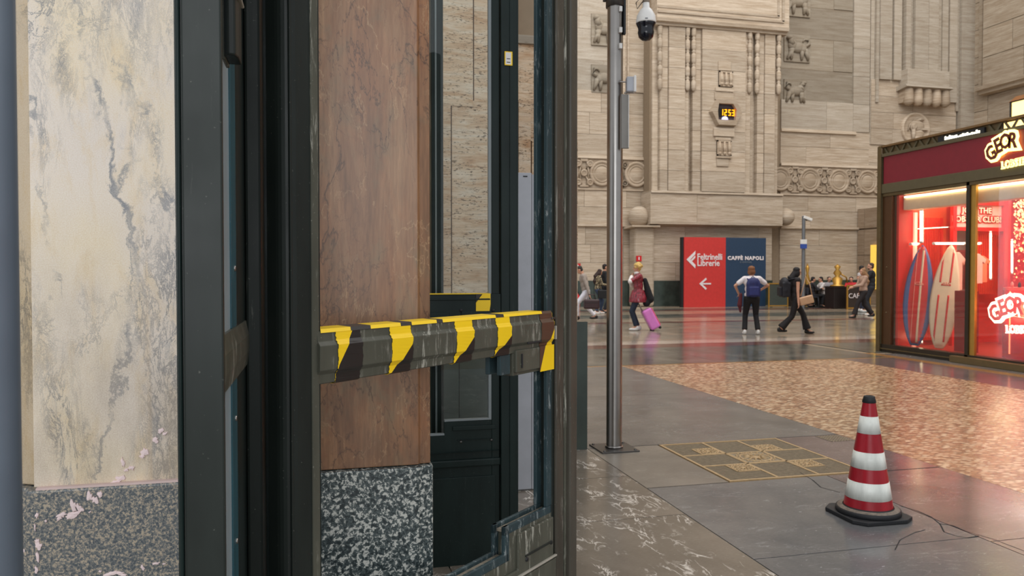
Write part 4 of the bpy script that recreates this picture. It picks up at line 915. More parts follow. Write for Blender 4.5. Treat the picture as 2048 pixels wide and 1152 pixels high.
segs = [(640, 700, 0), (700, 740, 1), (740, 800, 0), (800, 822, 1), (822, 872, 0), (872, 884, 1), (884, 990, 0), (990, 1006, 1), (1006, 1082, 0)]
my, mk = MB(), MB()
for a, b, k_ in segs:
    sa, sb_ = LS(a, 650)[0] - sA, LS(b, 642)[0] - sA; sl_ = .02
    (mk if k_ else my).add([(sa, -.0010, .003), (sb_, -.0010, .003), (sb_ + sl_, LT + .004, .003), (sa + sl_, LT + .004, .003)], [(0, 1, 2, 3)])
    (mk if k_ else my).add([(sa - .003, -.0056, -.005), (sb_ - .003, -.0056, -.005), (sb_, -.0010, .003), (sa, -.0010, .003)], [(0, 1, 2, 3)])
for mm, nm, mt in ((my, 'yellow_stripe', YEL), (mk, 'black_stripe', TBK)):
    o = mm.build(nm, mt, r, local=True); sol = o.modifiers.new('s', 'SOLIDIFY'); sol.thickness = .0008; sol.offset = 0

# ------------------------------------------------------------------ fixed frame, side leaf and hinge, left of the leaf
YA = 1.20
fr = struct('trim_1', (-.25, YA, 0)); 
def fx(px, y): return AY(px, 576, y).x
def fbox(name, p0, p1, y0, y1, mat=GREEN, bev=.003, z0=.0, z1=3.1, par=None, py=None):
    return MB().box((fx(p0, y0), y0, z0), (fx(p1, y0), y1, z1)).build(name, mat, par or fr, bev)
fbox('jamb_face', 365, 447, YA, YA + .012, GREEN, .003); fbox('jamb_core', 372, 440, YA + .012, YA + .05, GREEN, .003)
fbox('jamb_bead', 354, 364, YA + .02, YA + .05, GREEN_D, .003)
fbox('jamb_back', 352, 362, YA + .036, YA + .3, GREEN_D, .002)
fbox('jamb_seam', 362, 366, YA + .028, YA + .04, M('pink_dust_seam', (150, 130, 130), .9), 0)
# side leaf, seen almost edge-on (runs along the passage)
XB_ = -.158
sd = struct('door_3', (XB_, 1.4, 0))
def AXY(px, py=576): return AX(px, py, XB_)
yg = AXY(461).y; ye = AXY(489).y
zsr1, zsr0 = AX(452, 668, XB_ + .004).z, AX(452, 780, XB_ + .004).z
ZS0 = .3
MB().box((XB_ - .045, YA + .05, .02), (XB_ - .022, YA + .10, 3.1)).build('stile', GREEN, sd, .002)
MB().box((XB_ - .045, yg + .085, .02), (XB_ + .002, ye, 3.1)).build('stile', GREEN_D, sd, .004)
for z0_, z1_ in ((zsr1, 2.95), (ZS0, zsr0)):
    MB().box((XB_ - .008, YA + .09, z0_), (XB_ - .001, yg + .01, z1_)).build('pane', M('glass_painted_reflection', (176, 190, 196), .15, spec=.8), sd)  # opaque pale pane: the glass's grazing reflection is put into its colour
    MB().box((XB_ - .014, yg, z0_), (XB_ + .002, yg + .085, z1_)).build('glazing_bead', STEELB, sd, .002)
m = MB().prism([(XB_ - .045, zsr0), (XB_ + .006, zsr0), (XB_ + .010, zsr0 + .03), (XB_ + .010, zsr1 - .03), (XB_ + .004, zsr1), (XB_ - .045, zsr1 + .006)], 'y', YA + .04, ye - .01); m.build('cross_rail', GREEN_W, sd)
for py in (537, 835, 1085):
    p = AXY(470, py); MB().lathe([(.0055, 0), (.0055, .002), (.003, .003), (0, .002)], (XB_ + .002, yg + .05, p.z), 12, 'x').build('screw', STEEL, sd)
# post between side leaf and open leaf
YQ = ye + .01
fbox('hinge_post', 491, 524, YQ - .02, YQ + .07, GREEN, .006); fbox('hinge_post_lip', 508, 552, YQ + .075, YQ + .12, GREEN_D, .004)
MB().box((XB_ - .06, YQ, 0), (fx(491, YQ), YQ + .07, 3.1)).build('hinge_post_back', GREEN_D, fr, .003)
# hinge
p0 = AD(452, 0, 1.56); zh = AY(460, 114, 1.34).z
hg = struct('trim_2', (fx(466, 1.6), 1.6, 2.1))
m = MB(); m.prism([(fx(451, 1.33), 1.335), (fx(459, 1.33), 1.325), (fx(475, 1.33), 1.327), (fx(480, 1.33), 1.345), (fx(480, 1.33), 1.39), (fx(451, 1.33), 1.39)], 'z', zh, zh + .094); m.build('hinge_knuckle', GREEN, hg, .003)
MB().box((fx(447, 1.34), 1.34, zh - .004), (fx(455, 1.34), 1.40, 2.6)).build('hinge_leaf', GREEN_W, hg, .002)
MB().box((fx(447, 1.33), 1.32, zh + .095), (fx(486, 1.33), 1.39, zh + .100)).build('hinge_washer', M('worn_pale_edge', (160, 154, 142)), hg, .002)
MB().box((fx(451, 1.33), 1.33, zh + .101), (fx(480, 1.33), 1.39, zh + .4)).build('hinge_knuckle', GREEN, hg, .003)

# ------------------------------------------------------------------ steel pole with camera
pp = FL(1228, 897)
po = T('camera_pole', 'brushed steel pole with base plate standing beside the door', 'pole', tuple(pp))
MB().lathe([(.068, .012), (.068, 4.6)], tuple(pp), 32).build('shaft', STEEL, po)
MB().box((pp.x - .17, pp.y - .17, 0), (pp.x + .17, pp.y + .17, .012)).build('base_plate', STEELD, po, .002)
MB().lathe([(.069, .012), (.078, .012), (.078, .03), (.069, .03)], tuple(pp), 32).build('foot_collar', STEEL, po)
for a, b in ((-1, -1), (1, -1), (1, 1), (-1, 1)): MB().lathe([(.012, .012), (.012, .02), (0, .02)], (pp.x + a * .14, pp.y + b * .14, 0), 6).build('bolt', STEELD, po)
zc1 = AD(1228, 8, 6.6).z
MB().lathe([(.069, zc1), (.082, zc1), (.082, zc1 + .16), (.069, zc1 + .16)], (pp.x, pp.y, 0), 32).build('clamp_collar', STEELD, po)
MB().lathe([(0, 0), (.018, 0), (.018, .03), (0, .03)], (pp.x - .09 * rt.x, pp.y - .09 * rt.y, zc1 + .05), 10).build('clamp_bolt', STEELD, po)
for py in (75, 100, 75 + 30 * 0 + 20):
    q = AD(1241, py - (20 if py == 95 else 0), 6.62)
for py in (60, 92, 18):
    q = AD(1241, py, 6.62); MB().box((q.x - .012, q.y - .012, q.z - .022), (q.x + .012, q.y + .02, q.z + .022)).build('fixing_plate', WHITE, po)
rd = rt.copy()
def obx(name, c, w, d, h, mat, par, bev=.003):
    """box aligned to the viewing axis of the pole fittings"""
    m = MB().box((-w / 2, -d / 2, -h / 2), (w / 2, d / 2, h / 2)); R = Matrix.Rotation(-YAW, 4, 'Z'); m.v = [tuple(R @ Vector(v) + Vector(c)) for v in m.v]
    return m.build(name, mat, par, bev)
q = AD(1250, 243, 6.62); obx('conduit_plate', q, .065, .03, .46, M('grey_plate', (134, 130, 124), .5), po)
q2 = AD(1257, 243, 6.6); obx('plate_edge', q2, .006, .035, .45, WHITE, po)
q = AD(1249, 20, 6.66); obx('cable_duct', q, .02, .04, .42, BLACK, po)
bx = T('junction_box', 'small grey plastic box clipped to the steel pole', 'box', tuple(AD(1264, 170, 6.6)))
obx('housing', AD(1261, 170, 6.6), .075, .08, .13, GREYP, bx, .01); obx('lid', AD(1269, 169, 6.58), .022, .085, .14, WHITE, bx, .008); obx('bracket', AD(1246, 164, 6.62), .06, .02, .01, STEEL, bx)
obx('bracket', AD(1254, 186, 6.62), .05, .02, .01, STEEL, bx)
dc = AD(1292, 44, 6.55)
dm = T('dome_camera', 'white dome security camera with black globe hung from the steel pole', 'security camera', tuple(dc))
MB().lathe([(0, .17), (.028, .17), (.03, .12), (.05, .10), (.078, .05), (.084, .0), (.086, -.012), (.072, -.012)], tuple(dc), 28).build('housing', WHITE, dm)
MB().lathe([(.082, -.012), (.078, -.03), (.068, -.05), (.066, -.07), (.07, -.09), (.06, -.13), (.035, -.152), (0, -.16)], tuple(dc), 28).build('globe', M('black_globe', (18, 20, 30), .12), dm)
for dz in (.0, .018, .036, .052): obx('marking', dc - upv * 0 + Vector((-.01 * rt.x, -.01 * rt.y, dz + .005)) - Vector((fw.x, fw.y, 0)) * (.083 - dz * .55 ), .022, .004, .010, M('camera_marking', (120, 120, 122)), dm, 0)
m = MB(); c2 = dc + Vector((0, 0, .19)); m.tube([pp * 1 + Vector((0, 0, zc1 + .30)) + rt * .06, Vector((pp.x, pp.y, zc1 + .33)) + rt * .16, Vector((dc.x, dc.y, dc.z + .28)), Vector((dc.x, dc.y, dc.z + .16))], [.035, .035, .035, .03], 14); m.build('arm', M('beige_arm', (170, 156, 140), .5), dm)
m = MB(); m.tube([dc + Vector((0, 0, .17)) - rt * .03, dc + Vector((0, 0, .11)) - rt * .075, dc + Vector((0, 0, .16)) - rt * .085, dc + Vector((0, 0, .2)) - rt * .05], .004, 6); m.build('safety_wire', BLACK, dm)

# ------------------------------------------------------------------ traffic cone
cp = FL(1736, 1031)
cn = T('traffic_cone', 'red and white striped traffic cone on a black rubber base', 'traffic cone', tuple(cp))
CR = paint('cone_red', (158, 34, 44), .5, (60, 34, 34), .25, (8, 8, 5), .66); CWH = paint('cone_white', (226, 228, 220), .4, (150, 146, 140), .2, (12, 12, 3), .62)
K = 4.86 / F     # metres per pixel at the cone
def cr_(h): return lerp(.141, .040, h / .70)
hs = [(1026, None), (1004, CR), (968, CWH), (940, CR), (906, CWH), (868, CR), (833, CWH), (806, CR), (792, BLACK)]
zof = lambda py: H - (py - YH) * (4.92 - lerp(.147, .031, (1026 - py) / 234)) / F
zs = [zof(py) for py, _ in hs]; ztop = zs[-1]; rb, rtp = .147, .031
rr = lambda z: rb + (rtp - rb) * (z - zs[0]) / (ztop - zs[0])
for i in range(1, len(hs)):
    z0_, z1_ = zs[i - 1], zs[i]; m_ = hs[i][1]; e = .0015 if m_ is CWH else 0
    nm = {CR: 'red_band', CWH: 'white_band', BLACK: 'tip'}[m_]
    pf = [(rr(z0_) + e, z0_), (rr(z1_) + e, z1_)]
    if m_ is CWH: pf = [(rr(z0_), z0_)] + pf + [(rr(z1_), z1_)]
    if m_ is BLACK: pf = [(rr(z0_), z0_), (rr(z0_) + .004, z0_ + .004), (rtp + .002, z1_ - .004), (rtp - .002, z1_), (rtp - .008, z1_), (rtp - .01, z0_)]
    MB().lathe(pf, (cp.x, cp.y, 0), 40).build(nm, m_, cn)
MB().lathe([(rb + .001, zs[0] + .012), (rb + .008, zs[0]), (rb + .042, zs[0] - .004), (rb + .046, zs[0] - .014), (rb + .046, .03), (rb + .04, .024), (rb, .02)], (cp.x, cp.y, 0), 40).build('base_ring', BLACK, cn)
MB().lathe([(rb + .0, zs[0] + .006), (rb + .036, zs[0] - .0025), (rb + .036, zs[0] - .006), (rb, zs[0])], (cp.x, cp.y, 0), 40).build('dusty_rim', M('dusty_rubber', (128, 116, 104), .9, var=.3, nscale=40), cn)
R2 = .212; oc = []
for k in range(8):
    t = math.pi / 8 + k * math.pi / 4 + .12; 
rot = math.radians(-4); c45 = .075
sq_ = [(-R2 + c45, -R2 + .01), (R2 - c45, -R2 + .02), (R2, -R2 + c45), (R2 - .01, R2 - c45), (R2 - c45, R2 - .01), (-R2 + c45, R2), (-R2, R2 - c45), (-R2 + .01, -R2 + c45)]
sq_ = [(cp.x + a * math.cos(rot) - b * math.sin(rot), cp.y + a * math.sin(rot) + b * math.cos(rot)) for a, b in sq_]
MB().prism(sq_, 'z', 0.0, .026).build('base', BLACK, cn, .006)
# ------------------------------------------------------------------ red shop kiosk
KX = 10.52; KY = 12.93; KN = 5.0
ks = T('shop_kiosk', 'bronze framed shop kiosk with crimson fascia and glowing lettering at the right edge', 'shop', (12.3, 9, 0))
def kb(name, x0, y0, z0, x1, y1, z1, mat, bev=0, par=None): return MB().box((x0, y0, z0), (x1, y1, z1)).build(name, mat, par or ks, bev)
yG = 12.60; yM = 10.78
kb('corner_post', KX, yG + .24, 0, KX + .3, KY, 3.80, OLIVE, .01)
kb('corner_fillet', KX - .02, KY - .10, 0, KX, KY, 3.95, BRONZE, .004)
kb('reveal', KX + .04, yG, .08, KX + .2, yG + .26, 3.05, M('brown_bronze', (92, 62, 36), .4, .3), .004)
for z in (.75, 1.62): MB().lathe([(.018, 0), (.012, -.012), (0, -.014)], (KX + .04, yG + .12, z), 10, 'x').build('bolt', BRONZE, ks)
kb('side_wall', KX + .3, KY - .10, 0, 14.5, KY, 3.9, OLIVE)
kb('rear_wall', 14.4, KN, 0, 14.5, KY - .1, 3.9, SHOPRED)
kb('roof', KX + .1, KN, 3.70, 14.5, KY, 3.80, OLIVE)
kb('shop_floor', KX + .12, KN, 0.0, 14.4, KY - .1, .125, M('shop_floor_red', (170, 60, 50), .3))
kb('ceiling_panel', KX + .2, KN, 3.16, 14.4, KY - .1, 3.2, M('shop_ceiling', (214, 120, 100), .6))
kb('lower_beam', KX, KN, 3.04, KX + .3, KY - .05, 3.22, OLIVE, .006)
kb('beam_shadow_gap', KX + .02, KN, 2.98, KX + .2, KY - .05, 3.04, BRONZE, .004)
kb('fascia', KX + .02, KN, 3.22, KX + .12, yG + .20, 3.74, SIGNRED)
kb('top_beam', KX - .01, KN, 3.74, KX + .3, KY, 3.80, OLIVE, .004)
kb('ornament_ground', KX + .06, KN, 3.80, KX + .12, KY - .03, 3.93, BRONZE)
kb('cornice', KX + .0, KN, 3.925, KX + .5, KY, 3.965, M('cornice_bronze', (128, 98, 60), .45, .3), .004)
y = KY - .1; k = 0
while y > 8.6:
    if not (10.45 < y < 11.45):
        MB().prism([(y, 3.805), (y - .09, 3.92), (y - .13, 3.92), (y - .05, 3.805)] if k % 2 else [(y - .13, 3.805), (y - .04, 3.92), (y, 3.92), (y - .08, 3.805)], 'x', KX + .035, KX + .07).build('zigzag_ornament', OLIVE, ks)
    y -= .15; k += 1
kb('name_plate', KX + .02, 10.48, 3.80, KX + .07, 11.46, 3.90, BLACK)
GLW = M('white_glow', (255, 250, 225), .5, es=3.0, emis=(255, 246, 215)); NEON = M('warm_neon', (255, 240, 200), .5, es=7.0, emis=(255, 232, 180))
random.seed(5)
for i in range(16):
    yy = 11.30 - i * .047; h = random.uniform(.022, .05); kb('lettering_stroke', KX + .012, yy - .03, 3.822, KX + .022, yy, 3.822 + h + (.02 if i in (0, 2, 14) else 0), GLW)
# bottom sills and glass
kb('sill', KX + .02, KN, 0, KX + .2, KY - .05, .14, M('dark_bronze', (62, 52, 40), .35, .4), .004)
kb('sill_rail', KX + .0, KN, .045, KX + .03, KY - .05, .065, BRONZE, .002)
kb('door_track', KX - .10, KN, 0, KX + .02, 11.02, .11, M('track_bronze', (112, 92, 58), .4, .3), .006)
kb('mullion', KX + .02, yM - .02, .1, KX + .12, yM + .05, 3.04, M('dark_bronze', (62, 52, 40)), .004)
kb('mullion_strip', KX + .05, yM - .12, .12, KX + .10, yM - .02, 3.04, GOLD, .004)
kb('glass_pane', KX + .07, yM + .05, .14, KX + .08, yG, 2.98, SHOPGLASS); kb('glass_pane', KX + .07, KN, .14, KX + .08, yM - .12, 2.98, SHOPGLASS)
# interior fittings
kb('red_wing_wall', KX + .12, 12.50, .1, 10.95, 12.56, 3.0, SHOPRED)
kb('red_side_wall', 10.95, 12.76, .1, 14.4, 12.82, 3.16, SHOPRED)
SOF = M('soffit_white', (240, 216, 186), .6)
kb('soffit', 10.72, KN, 2.70, 10.98, 12.48, 2.97, SOF, .01)
kb('cove_light', 10.74, KN, 3.12, 10.90, 12.40, 3.15, NEON)
kb('strip_light', 10.685, 8.0, 2.925, 10.71, 12.42, 2.955, NEON)
kb('grey_column', 12.05, 12.68, .1, 12.5, 12.76, 3.1, M('grey_column', (150, 130, 122), .6))
def ky(px, py, Y): return AY(px, py, Y)
def gridwall(px0, px1, py0, py1, Y, mat, n=14, name='wire_grid'):
    a, b = ky(px0, py1, Y), ky(px1, py0, Y); m = MB()
    for i in range(n + 1):
        x = lerp(a.x, b.x, i / n); m.box((x - .006, Y, a.z), (x + .006, Y + .012, b.z))
    h = int((b.z - a.z) / .12)
    for j in range(h + 1): m.box((a.x, Y - .008, a.z + .12 * j - .004), (b.x, Y, a.z + .12 * j + .004))
    for x in (a.x, b.x): m.box((x - .02, Y - .01, a.z), (x + .02, Y + .02, b.z))
    o = m.build(name, mat, ks); o['kind'] = 'stuff'
ORG = M('shop_orange', (235, 84, 44), .5)
kb('orange_back_panel', 10.98, 12.70, .2, 11.9, 12.75, 2.9, ORG)
gridwall(1822, 1884, 436, 680, 12.60, SHOPRED, 18); gridwall(1912, 1932, 500, 578, 12.4, M('dark_red', (130, 30, 34), .5), 8)
a, b = ky(1946, 588, 12.5), ky(2004, 470, 12.5); kb('orange_back_panel', a.x, 12.52, a.z, b.x, 12.56, b.z, ORG); gridwall(1946, 2004, 470, 588, 12.45, SHOPRED, 14)
for px in (1908, 2008): x = ky(px, 500, 12.3).x; kb('red_frame_post', x - .04, 12.28, .1, x + .04, 12.36, ky(px, 405, 12.3).z, SHOPRED)
a, b = ky(1908, 408, 12.3), ky(2010, 400, 12.3); kb('red_frame_rail', a.x, 12.27, a.z - .01, b.x, 12.37, a.z + .07, SHOPRED); a2 = ky(1908, 456, 12.3); kb('red_frame_rail', a.x, 12.27, a2.z - .05, b.x, 12.37, a2.z + .02, SHOPRED)
pk = kb('header_board', a.x, 12.33, a2.z, b.x, 12.36, a.z, M('pale_pink_board', (236, 186, 170), .5))
mid = ky(1958, 431, 12.26)
REDL = M('sign_red_letters', (190, 40, 36), .5); CRM = M('cream_letters', (250, 226, 196), .5)
for s_, dz, sz in (('JOIN THE', .095, .155), ('LOBSTER CLUB!', -.075, .155)):
    text('lettering_edge', s_, sz, (mid.x, 12.315, mid.z + dz), (1, 0, 0), REDL, ks, offset=.022, extrude=.002, sx=1.05)
    text('lettering', s_, sz, (mid.x, 12.305, mid.z + dz), (1, 0, 0), CRM, ks, offset=.003, extrude=.002, sx=1.05)
a, b = ky(2020, 588, 12.0), ky(2120, 395, 12.0); kb('red_display_frame', a.x - .06, 12.0, .1, a.x, 12.08, b.z + .08, SHOPRED); kb('red_display_frame', a.x - .06, 12.0, b.z, b.x, 12.08, b.z + .08, SHOPRED)
# sequin wall
random.seed(9); m = MB(); SQ = [M('sequin_gold', (250, 226, 150), .3, es=.9), M('sequin_pink', (244, 170, 150), .3, es=.3), M('sequin_red', (226, 70, 60), .3)]
a, b = ky(2026, 560, 11.9), ky(2110, 396, 11.9)
for i in range(900):
    x = random.uniform(a.x, b.x); z = random.uniform(a.z, b.z); low = (z - a.z) / (b.z - a.z)
    if low < .35 and random.random() < .6: continue
    m.mat(random.choice([0, 0, 1]) if random.random() < low + .15 else 2); s_ = random.uniform(.015, .035); y = 11.9 + random.uniform(-.03, .03)
    m.add([(x - s_, y, z), (x, y - .01, z - s_), (x + s_, y, z), (x, y - .01, z + s_)], [(0, 1, 2, 3)])
o = m.build('sequin_panel', SQ, ks); o['kind'] = 'stuff'
# tube lights
def tube_light(label, p0, p1, r=.022, group=None):
    o = T('tube_light', label, 'light', tuple((p0 + p1) / 2)); d = (p1 - p0).normalized()
    MB().tube([p0 + d * .03, p1 - d * .03], r, 10).build('tube', NEON, o)
    MB().tube([p0, p0 + d * .035], r * 1.2, 10).build('end_cap', WHITE, o); MB().tube([p1 - d * .035, p1], r * 1.2, 10).build('end_cap', WHITE, o)
tube_light('vertical white tube light above the red surfboard', ky(1843, 486, 12.3), ky(1843, 418, 12.3), .03)
tube_light('horizontal tube light just left of the shop mullion', ky(1866, 487, 12.1), ky(1930, 487, 12.1), .022)
tube_light('short horizontal tube light right of the shop mullion', ky(1938, 487, 12.0), ky(1962, 487, 12.0), .022)
tube_light('horizontal tube light left of the red surfboard tip', ky(1820, 488, 12.45), ky(1838, 488, 12.45), .022)
tube_light('tall thin tube light behind the hanging shirts', ky(1981, 560, 12.2), ky(1981, 462, 12.2), .018)
tube_light('thin tube light at the left edge of the sequin wall', ky(2024, 548, 11.8), ky(2024, 478, 11.8), .016)
tube_light('floor-standing tube light between the two surfboards', ky(1841, 688, 12.3), ky(1841, 664, 12.3), .035)
tube_light('slim upper tube light crossing the wire grid', ky(1832, 458, 12.4), ky(1898, 454, 12.4), .008)
kb('lit_edge', 10.96, 12.46, .1, 11.02, 12.50, 2.66, M('pink_led', (255, 190, 160), .5, es=1.3, emis=(255, 180, 150)))
# counter
CY1 = 10.60; cxx = 10.9
ct = T('shop_counter', 'glossy red shop counter with a rounded end behind the right glass', 'counter', (11.2, 9, .1))
zc_ = AX(1950, 578, cxx).z
pts = [(KN + .5, cxx), (KN + .5, cxx + .6), (CY1, cxx + .6), (CY1, cxx + .3)] + [(CY1 - .3 + .3 * math.cos(t), cxx + .3 - .3 * math.sin(t)) for t in [math.pi / 2 * i / 8 for i in range(1, 9)]]
MB().prism([(b, a) for a, b in pts], 'z', .1, zc_).build('body', M('counter_red', (206, 26, 30), .22), ct)
MB().prism([(b, a) for a, b in pts], 'z', zc_, zc_ + .04).build('top', M('counter_top', (220, 60, 54), .3), ct)
MB().box((cxx - .008, 10.27, .2), (cxx - .002, 10.295, zc_ - .02)).build('led_strip', M('led_orange', (255, 150, 110), .4, es=1.6, emis=(255, 130, 90)), ct)
for yy in (9.92, 9.86): MB().box((cxx - .012, yy - .012, .12), (cxx + .01, yy + .004, zc_ - .02)).build('panel_seam', M('dark_red', (130, 30, 34)), ct)
kb('red_low_wall', 11.02, 11.1, .1, 11.1, 11.55, 1.2, M('dark_crimson', (150, 26, 34), .35))
# small goods on counter
random.seed(4)
for i in range(7):
    yy = 10.45 - i * .14; w = random.uniform(.04, .07); h = random.uniform(.08, .18); m = MB(); m.lathe([(0, zc_ + .04), (w / 2, zc_ + .04), (w / 2, zc_ + .04 + h * .7), (w / 4, zc_ + .04 + h * .85), (w / 4, zc_ + .04 + h), (0, zc_ + .04 + h)], (11.1 + random.uniform(-.05, .1), yy, 0), 10)
    o = m.build('bottle', M('goods_%d' % (i % 3), [(240, 150, 130), (60, 30, 30), (244, 210, 190)][i % 3], .4), loc=(11.1, yy, zc_ + .04)); tag(o, 'small bottle in the row standing on the red shop counter', 'bottle', 'bottles on the shop counter')
# neon lettering
YLW = M('sign_yellow_glow', (255, 244, 150), .5, es=2.6, emis=(255, 240, 140)); INR = M('sign_inner', (110, 44, 24), .5); WGL = M('sign_white_glow', (255, 246, 220), .5, es=3.2, emis=(255, 240, 205)); PNK = M('sign_pink', (240, 84, 84), .4, es=.5)
def arc_sign(par, x, glow, inner, cy, cz, size, w, h, sub, subs):
    lets = [('G', -1.55, -.22, 30), ('E', -.95, .10, 20), ('O', -.33, .27, 6), ('R', .30, .25, -4)]
    for ch, dy, dz, r in lets:
        loc = (x, cy - dy * w, cz + dz * h)
        text('letter_glow', ch, size, loc, (0, -1, 0), glow, par, offset=size * .17, extrude=.01, sx=.78, rot=math.radians(r))
        text('letter', ch, size, (x - .022, loc[1], loc[2]), (0, -1, 0), inner, par, offset=size * .035, extrude=.006, sx=.78, rot=math.radians(r))
    text('sub_lettering_glow', sub, subs, (x, cy - .10, cz - size * .82), (0, -1, 0), glow, par, offset=subs * .07, extrude=.01, sx=.85, rot=.05)
    text('sub_lettering', sub, subs, (x - .022, cy - .10, cz - size * .82), (0, -1, 0), inner if glow is YLW else PNK, par, offset=-.004, extrude=.004, sx=.85, rot=.05)
s1 = T('neon_sign', 'glowing yellow arched lettering on the crimson fascia', 'sign', (KX, 9.95, 3.45)); arc_sign(s1, KX - .02, YLW, INR, 9.95, 3.50, .33, .21, .30, 'LOBSTER', .15)
s2_ = T('neon_sign', 'white outlined neon lettering in the lower shop window in front of the red counter', 'sign', (KX, 9.9, 1.0)); arc_sign(s2_, KX + .16, WGL, PNK, 9.98, .92, .36, .23, .30, 'LOBSTER', .16)
# surfboards
def surfboard(label, base, top, w, mats, stripes, twist):
    L = (top - base).length; o = T('surfboard', label, 'surfboard', tuple(base))
    zdir = (top - base).normalized(); nrm = Vector((-math.cos(twist), -math.sin(twist), 0)); nrm = (nrm - zdir * nrm.dot(zdir)).normalized(); xdir = zdir.cross(nrm)
    def prof(t, k=1.0): return k * w / 2 * (max(0.0, math.sin(math.pi * (t * .97 + .03) ** .9)) ** .62)
    def shell(k, th0, th1, name, mat, t0=0.0, t1=1.0, xs=None):
        m = MB(); m.sm = True; N = 28; rows = []
        for i in range(N + 1):
            t = t0 + (t1 - t0) * i / N; c = base + zdir * L * t + nrm * (.05 * math.sin(t * math.pi)) ; hw = max(.004, prof(t, k))
            ring = []
            if xs is None:
                for j in range(12):
                    a = 2 * math.pi * j / 12; ring.append(c + xdir * hw * math.cos(a) + nrm * (th0 if math.sin(a) < 0 else th1) * math.sin(a))
            else:
                xc, ww = xs; y0 = max(-hw, xc - ww / 2); y1 = min(hw, xc + ww / 2); y0, y1 = min(y0, y1), max(y0, y1)
                def hh(x): return th1 * math.sqrt(max(0, 1 - (x / hw) ** 2)) if abs(x) < hw else 0
                ring = [c + xdir * y0 + nrm * (hh(y0) + .004), c + xdir * y1 + nrm * (hh(y1) + .004), c + xdir * y1 + nrm * (hh(y1) - .003), c + xdir * y0 + nrm * (hh(y0) - .003)]
            rows.append(ring)
        n = len(rows[0]); vs = [v for r in rows for v in r]; fs = [(i * n + j, i * n + (j + 1) % n, (i + 1) * n + (j + 1) % n, (i + 1) * n + j) for i in range(N) for j in range(n)]
        fs += [tuple(range(n)), tuple(range(N * n, N * n + n))[::-1]]
        m.add(vs, fs); return m.build(name, mat, o)
    shell(1, .03, .03, 'board', mats[0])
    shell(.88, .026, .034, 'deck', mats[1], .02, .98)
    for xc, ww, mt, t0, t1 in stripes: shell(.84, 0, .034, 'stripe', mt, t0, t1, (xc, ww))
    c = base + zdir * L * .60 + nrm * .085
    MB().lathe([(.0, 0), (.075, .0), (.075, .004), (0, .006)], (0, 0, 0), 18, 'x').build
    m = MB(); 
    for j in range(7): a = j * math.pi / 6; m.tube([c + xdir * .02 * math.cos(a) * 3, c + xdir * .075 * math.cos(a) + zdir * .045 * math.sin(a)], .006, 5)
    m.tube([c - xdir * .08 - zdir * .012, c + xdir * .08 - zdir * .012], .007, 5); m.build('emblem', mats[2], o)
    return o
SB_B = M('board_blue', (70, 96, 150), .3); SB_R = M('board_red', (206, 34, 38), .25); SB_C = M('board_cream', (226, 204, 170), .35); PINKL = M('board_pink_line', (240, 150, 130), .4)
b0, t0_ = AY(1829, 691, 12.15), AY(1846, 490, 12.33)
surfboard('red surfboard with a blue rail leaning in the shop window', b0, t0_, .50, (SB_B, SB_R, PINKL), ((.03, .035, SB_C, .03, .97), (-.07, .01, PINKL, .05, .95)), math.radians(40))
b1, t1_ = AY(1878, 697, 11.75), AY(1903, 489, 11.95)
surfboard('cream surfboard with red stripes leaning left of the shop mullion', b1, t1_, .47, (SB_C, SB_C, SB_R), ((-.10, .03, SB_R, .06, .5), (.06, .03, SB_R, .06, .5), (-.10, .03, SB_R, .62, .95), (.06, .03, SB_R, .62, .95)), math.radians(40))
# hanging shirts
def shirt(label, px, py, Y, w, h, mat):
    p = ky(px, py, Y); o = T('hanging_shirt', label, 'shirt', tuple(p)); m = MB()
    pts = [(-.12, 0), (-.06, .015), (0, -.03), (.06, .015), (.12, 0), (.5, -.18), (.42, -.34), (.30, -.26), (.30, -1.0), (-.30, -1.0), (-.30, -.26), (-.42, -.34), (-.5, -.18)]
    m.prism([(p.x + a * w, p.z + b * h) for a, b in pts], 'y', Y - .03, Y + .03); m.build('cloth', mat, o, .008)
    MB().tube([(p.x - .12 * w, Y, p.z + .0), (p.x, Y, p.z + .06), (p.x, Y, p.z + .12)], .005, 6).build('hanger', STEEL, o)
WSH = M('shirt_white', (244, 190, 170), .8)
shirt('pale shirt hanging just right of the shop mullion', 1952, 508, 11.9, .42, .55, WSH); shirt('pale shirt hanging left of the shop mullion', 1914, 505, 12.0, .34, .7, WSH); shirt('pale shirt hanging furthest right near the tube light', 1962, 512, 12.1, .4, .5, M('shirt_orange', (240, 130, 90), .8))
area('shop_ceiling_light', (12.2, 10.4, 3.1), (12.2, 10.4, 0), 2.6, 3.8, 190, (1.0, .88, .76))
# lantern on the roof
lt = T('roof_lantern', 'glowing glass lantern with black bars on the shop roof', 'lantern', (KX + .3, 9.75, 3.96))
LG = M('lantern_glass', (255, 226, 150), .5, es=2.4, emis=(255, 214, 130))
ly1 = AX(2022, 225, KX + .12).y; ly0 = ly1 - .62
MB().box((KX + .12, ly0, 3.90), (KX + .6, ly1, 4.22)).build('glass_body', LG, lt, .02)
MB().box((KX + .05, ly0 - .07, 3.80), (KX + .66, ly1 + .07, 3.90)).build('glass_base', LG, lt, .004)
m = MB()
for yy in (ly0, (ly0 + ly1) / 2, ly1): m.box((KX + .105, yy - .012, 3.80), (KX + .125, yy + .012, 4.23))
for zz in (3.80, 3.90, 3.975, 4.22): m.box((KX + .1, ly0 - .01, zz - .008), (KX + .13, ly1 + .01, zz + .008))
for yy in (ly0 - .07, ly1 + .07): m.box((KX + .04, yy - .01, 3.80), (KX + .06, yy + .01, 3.90))
m.build('glazing_bars', BLACK, lt); 
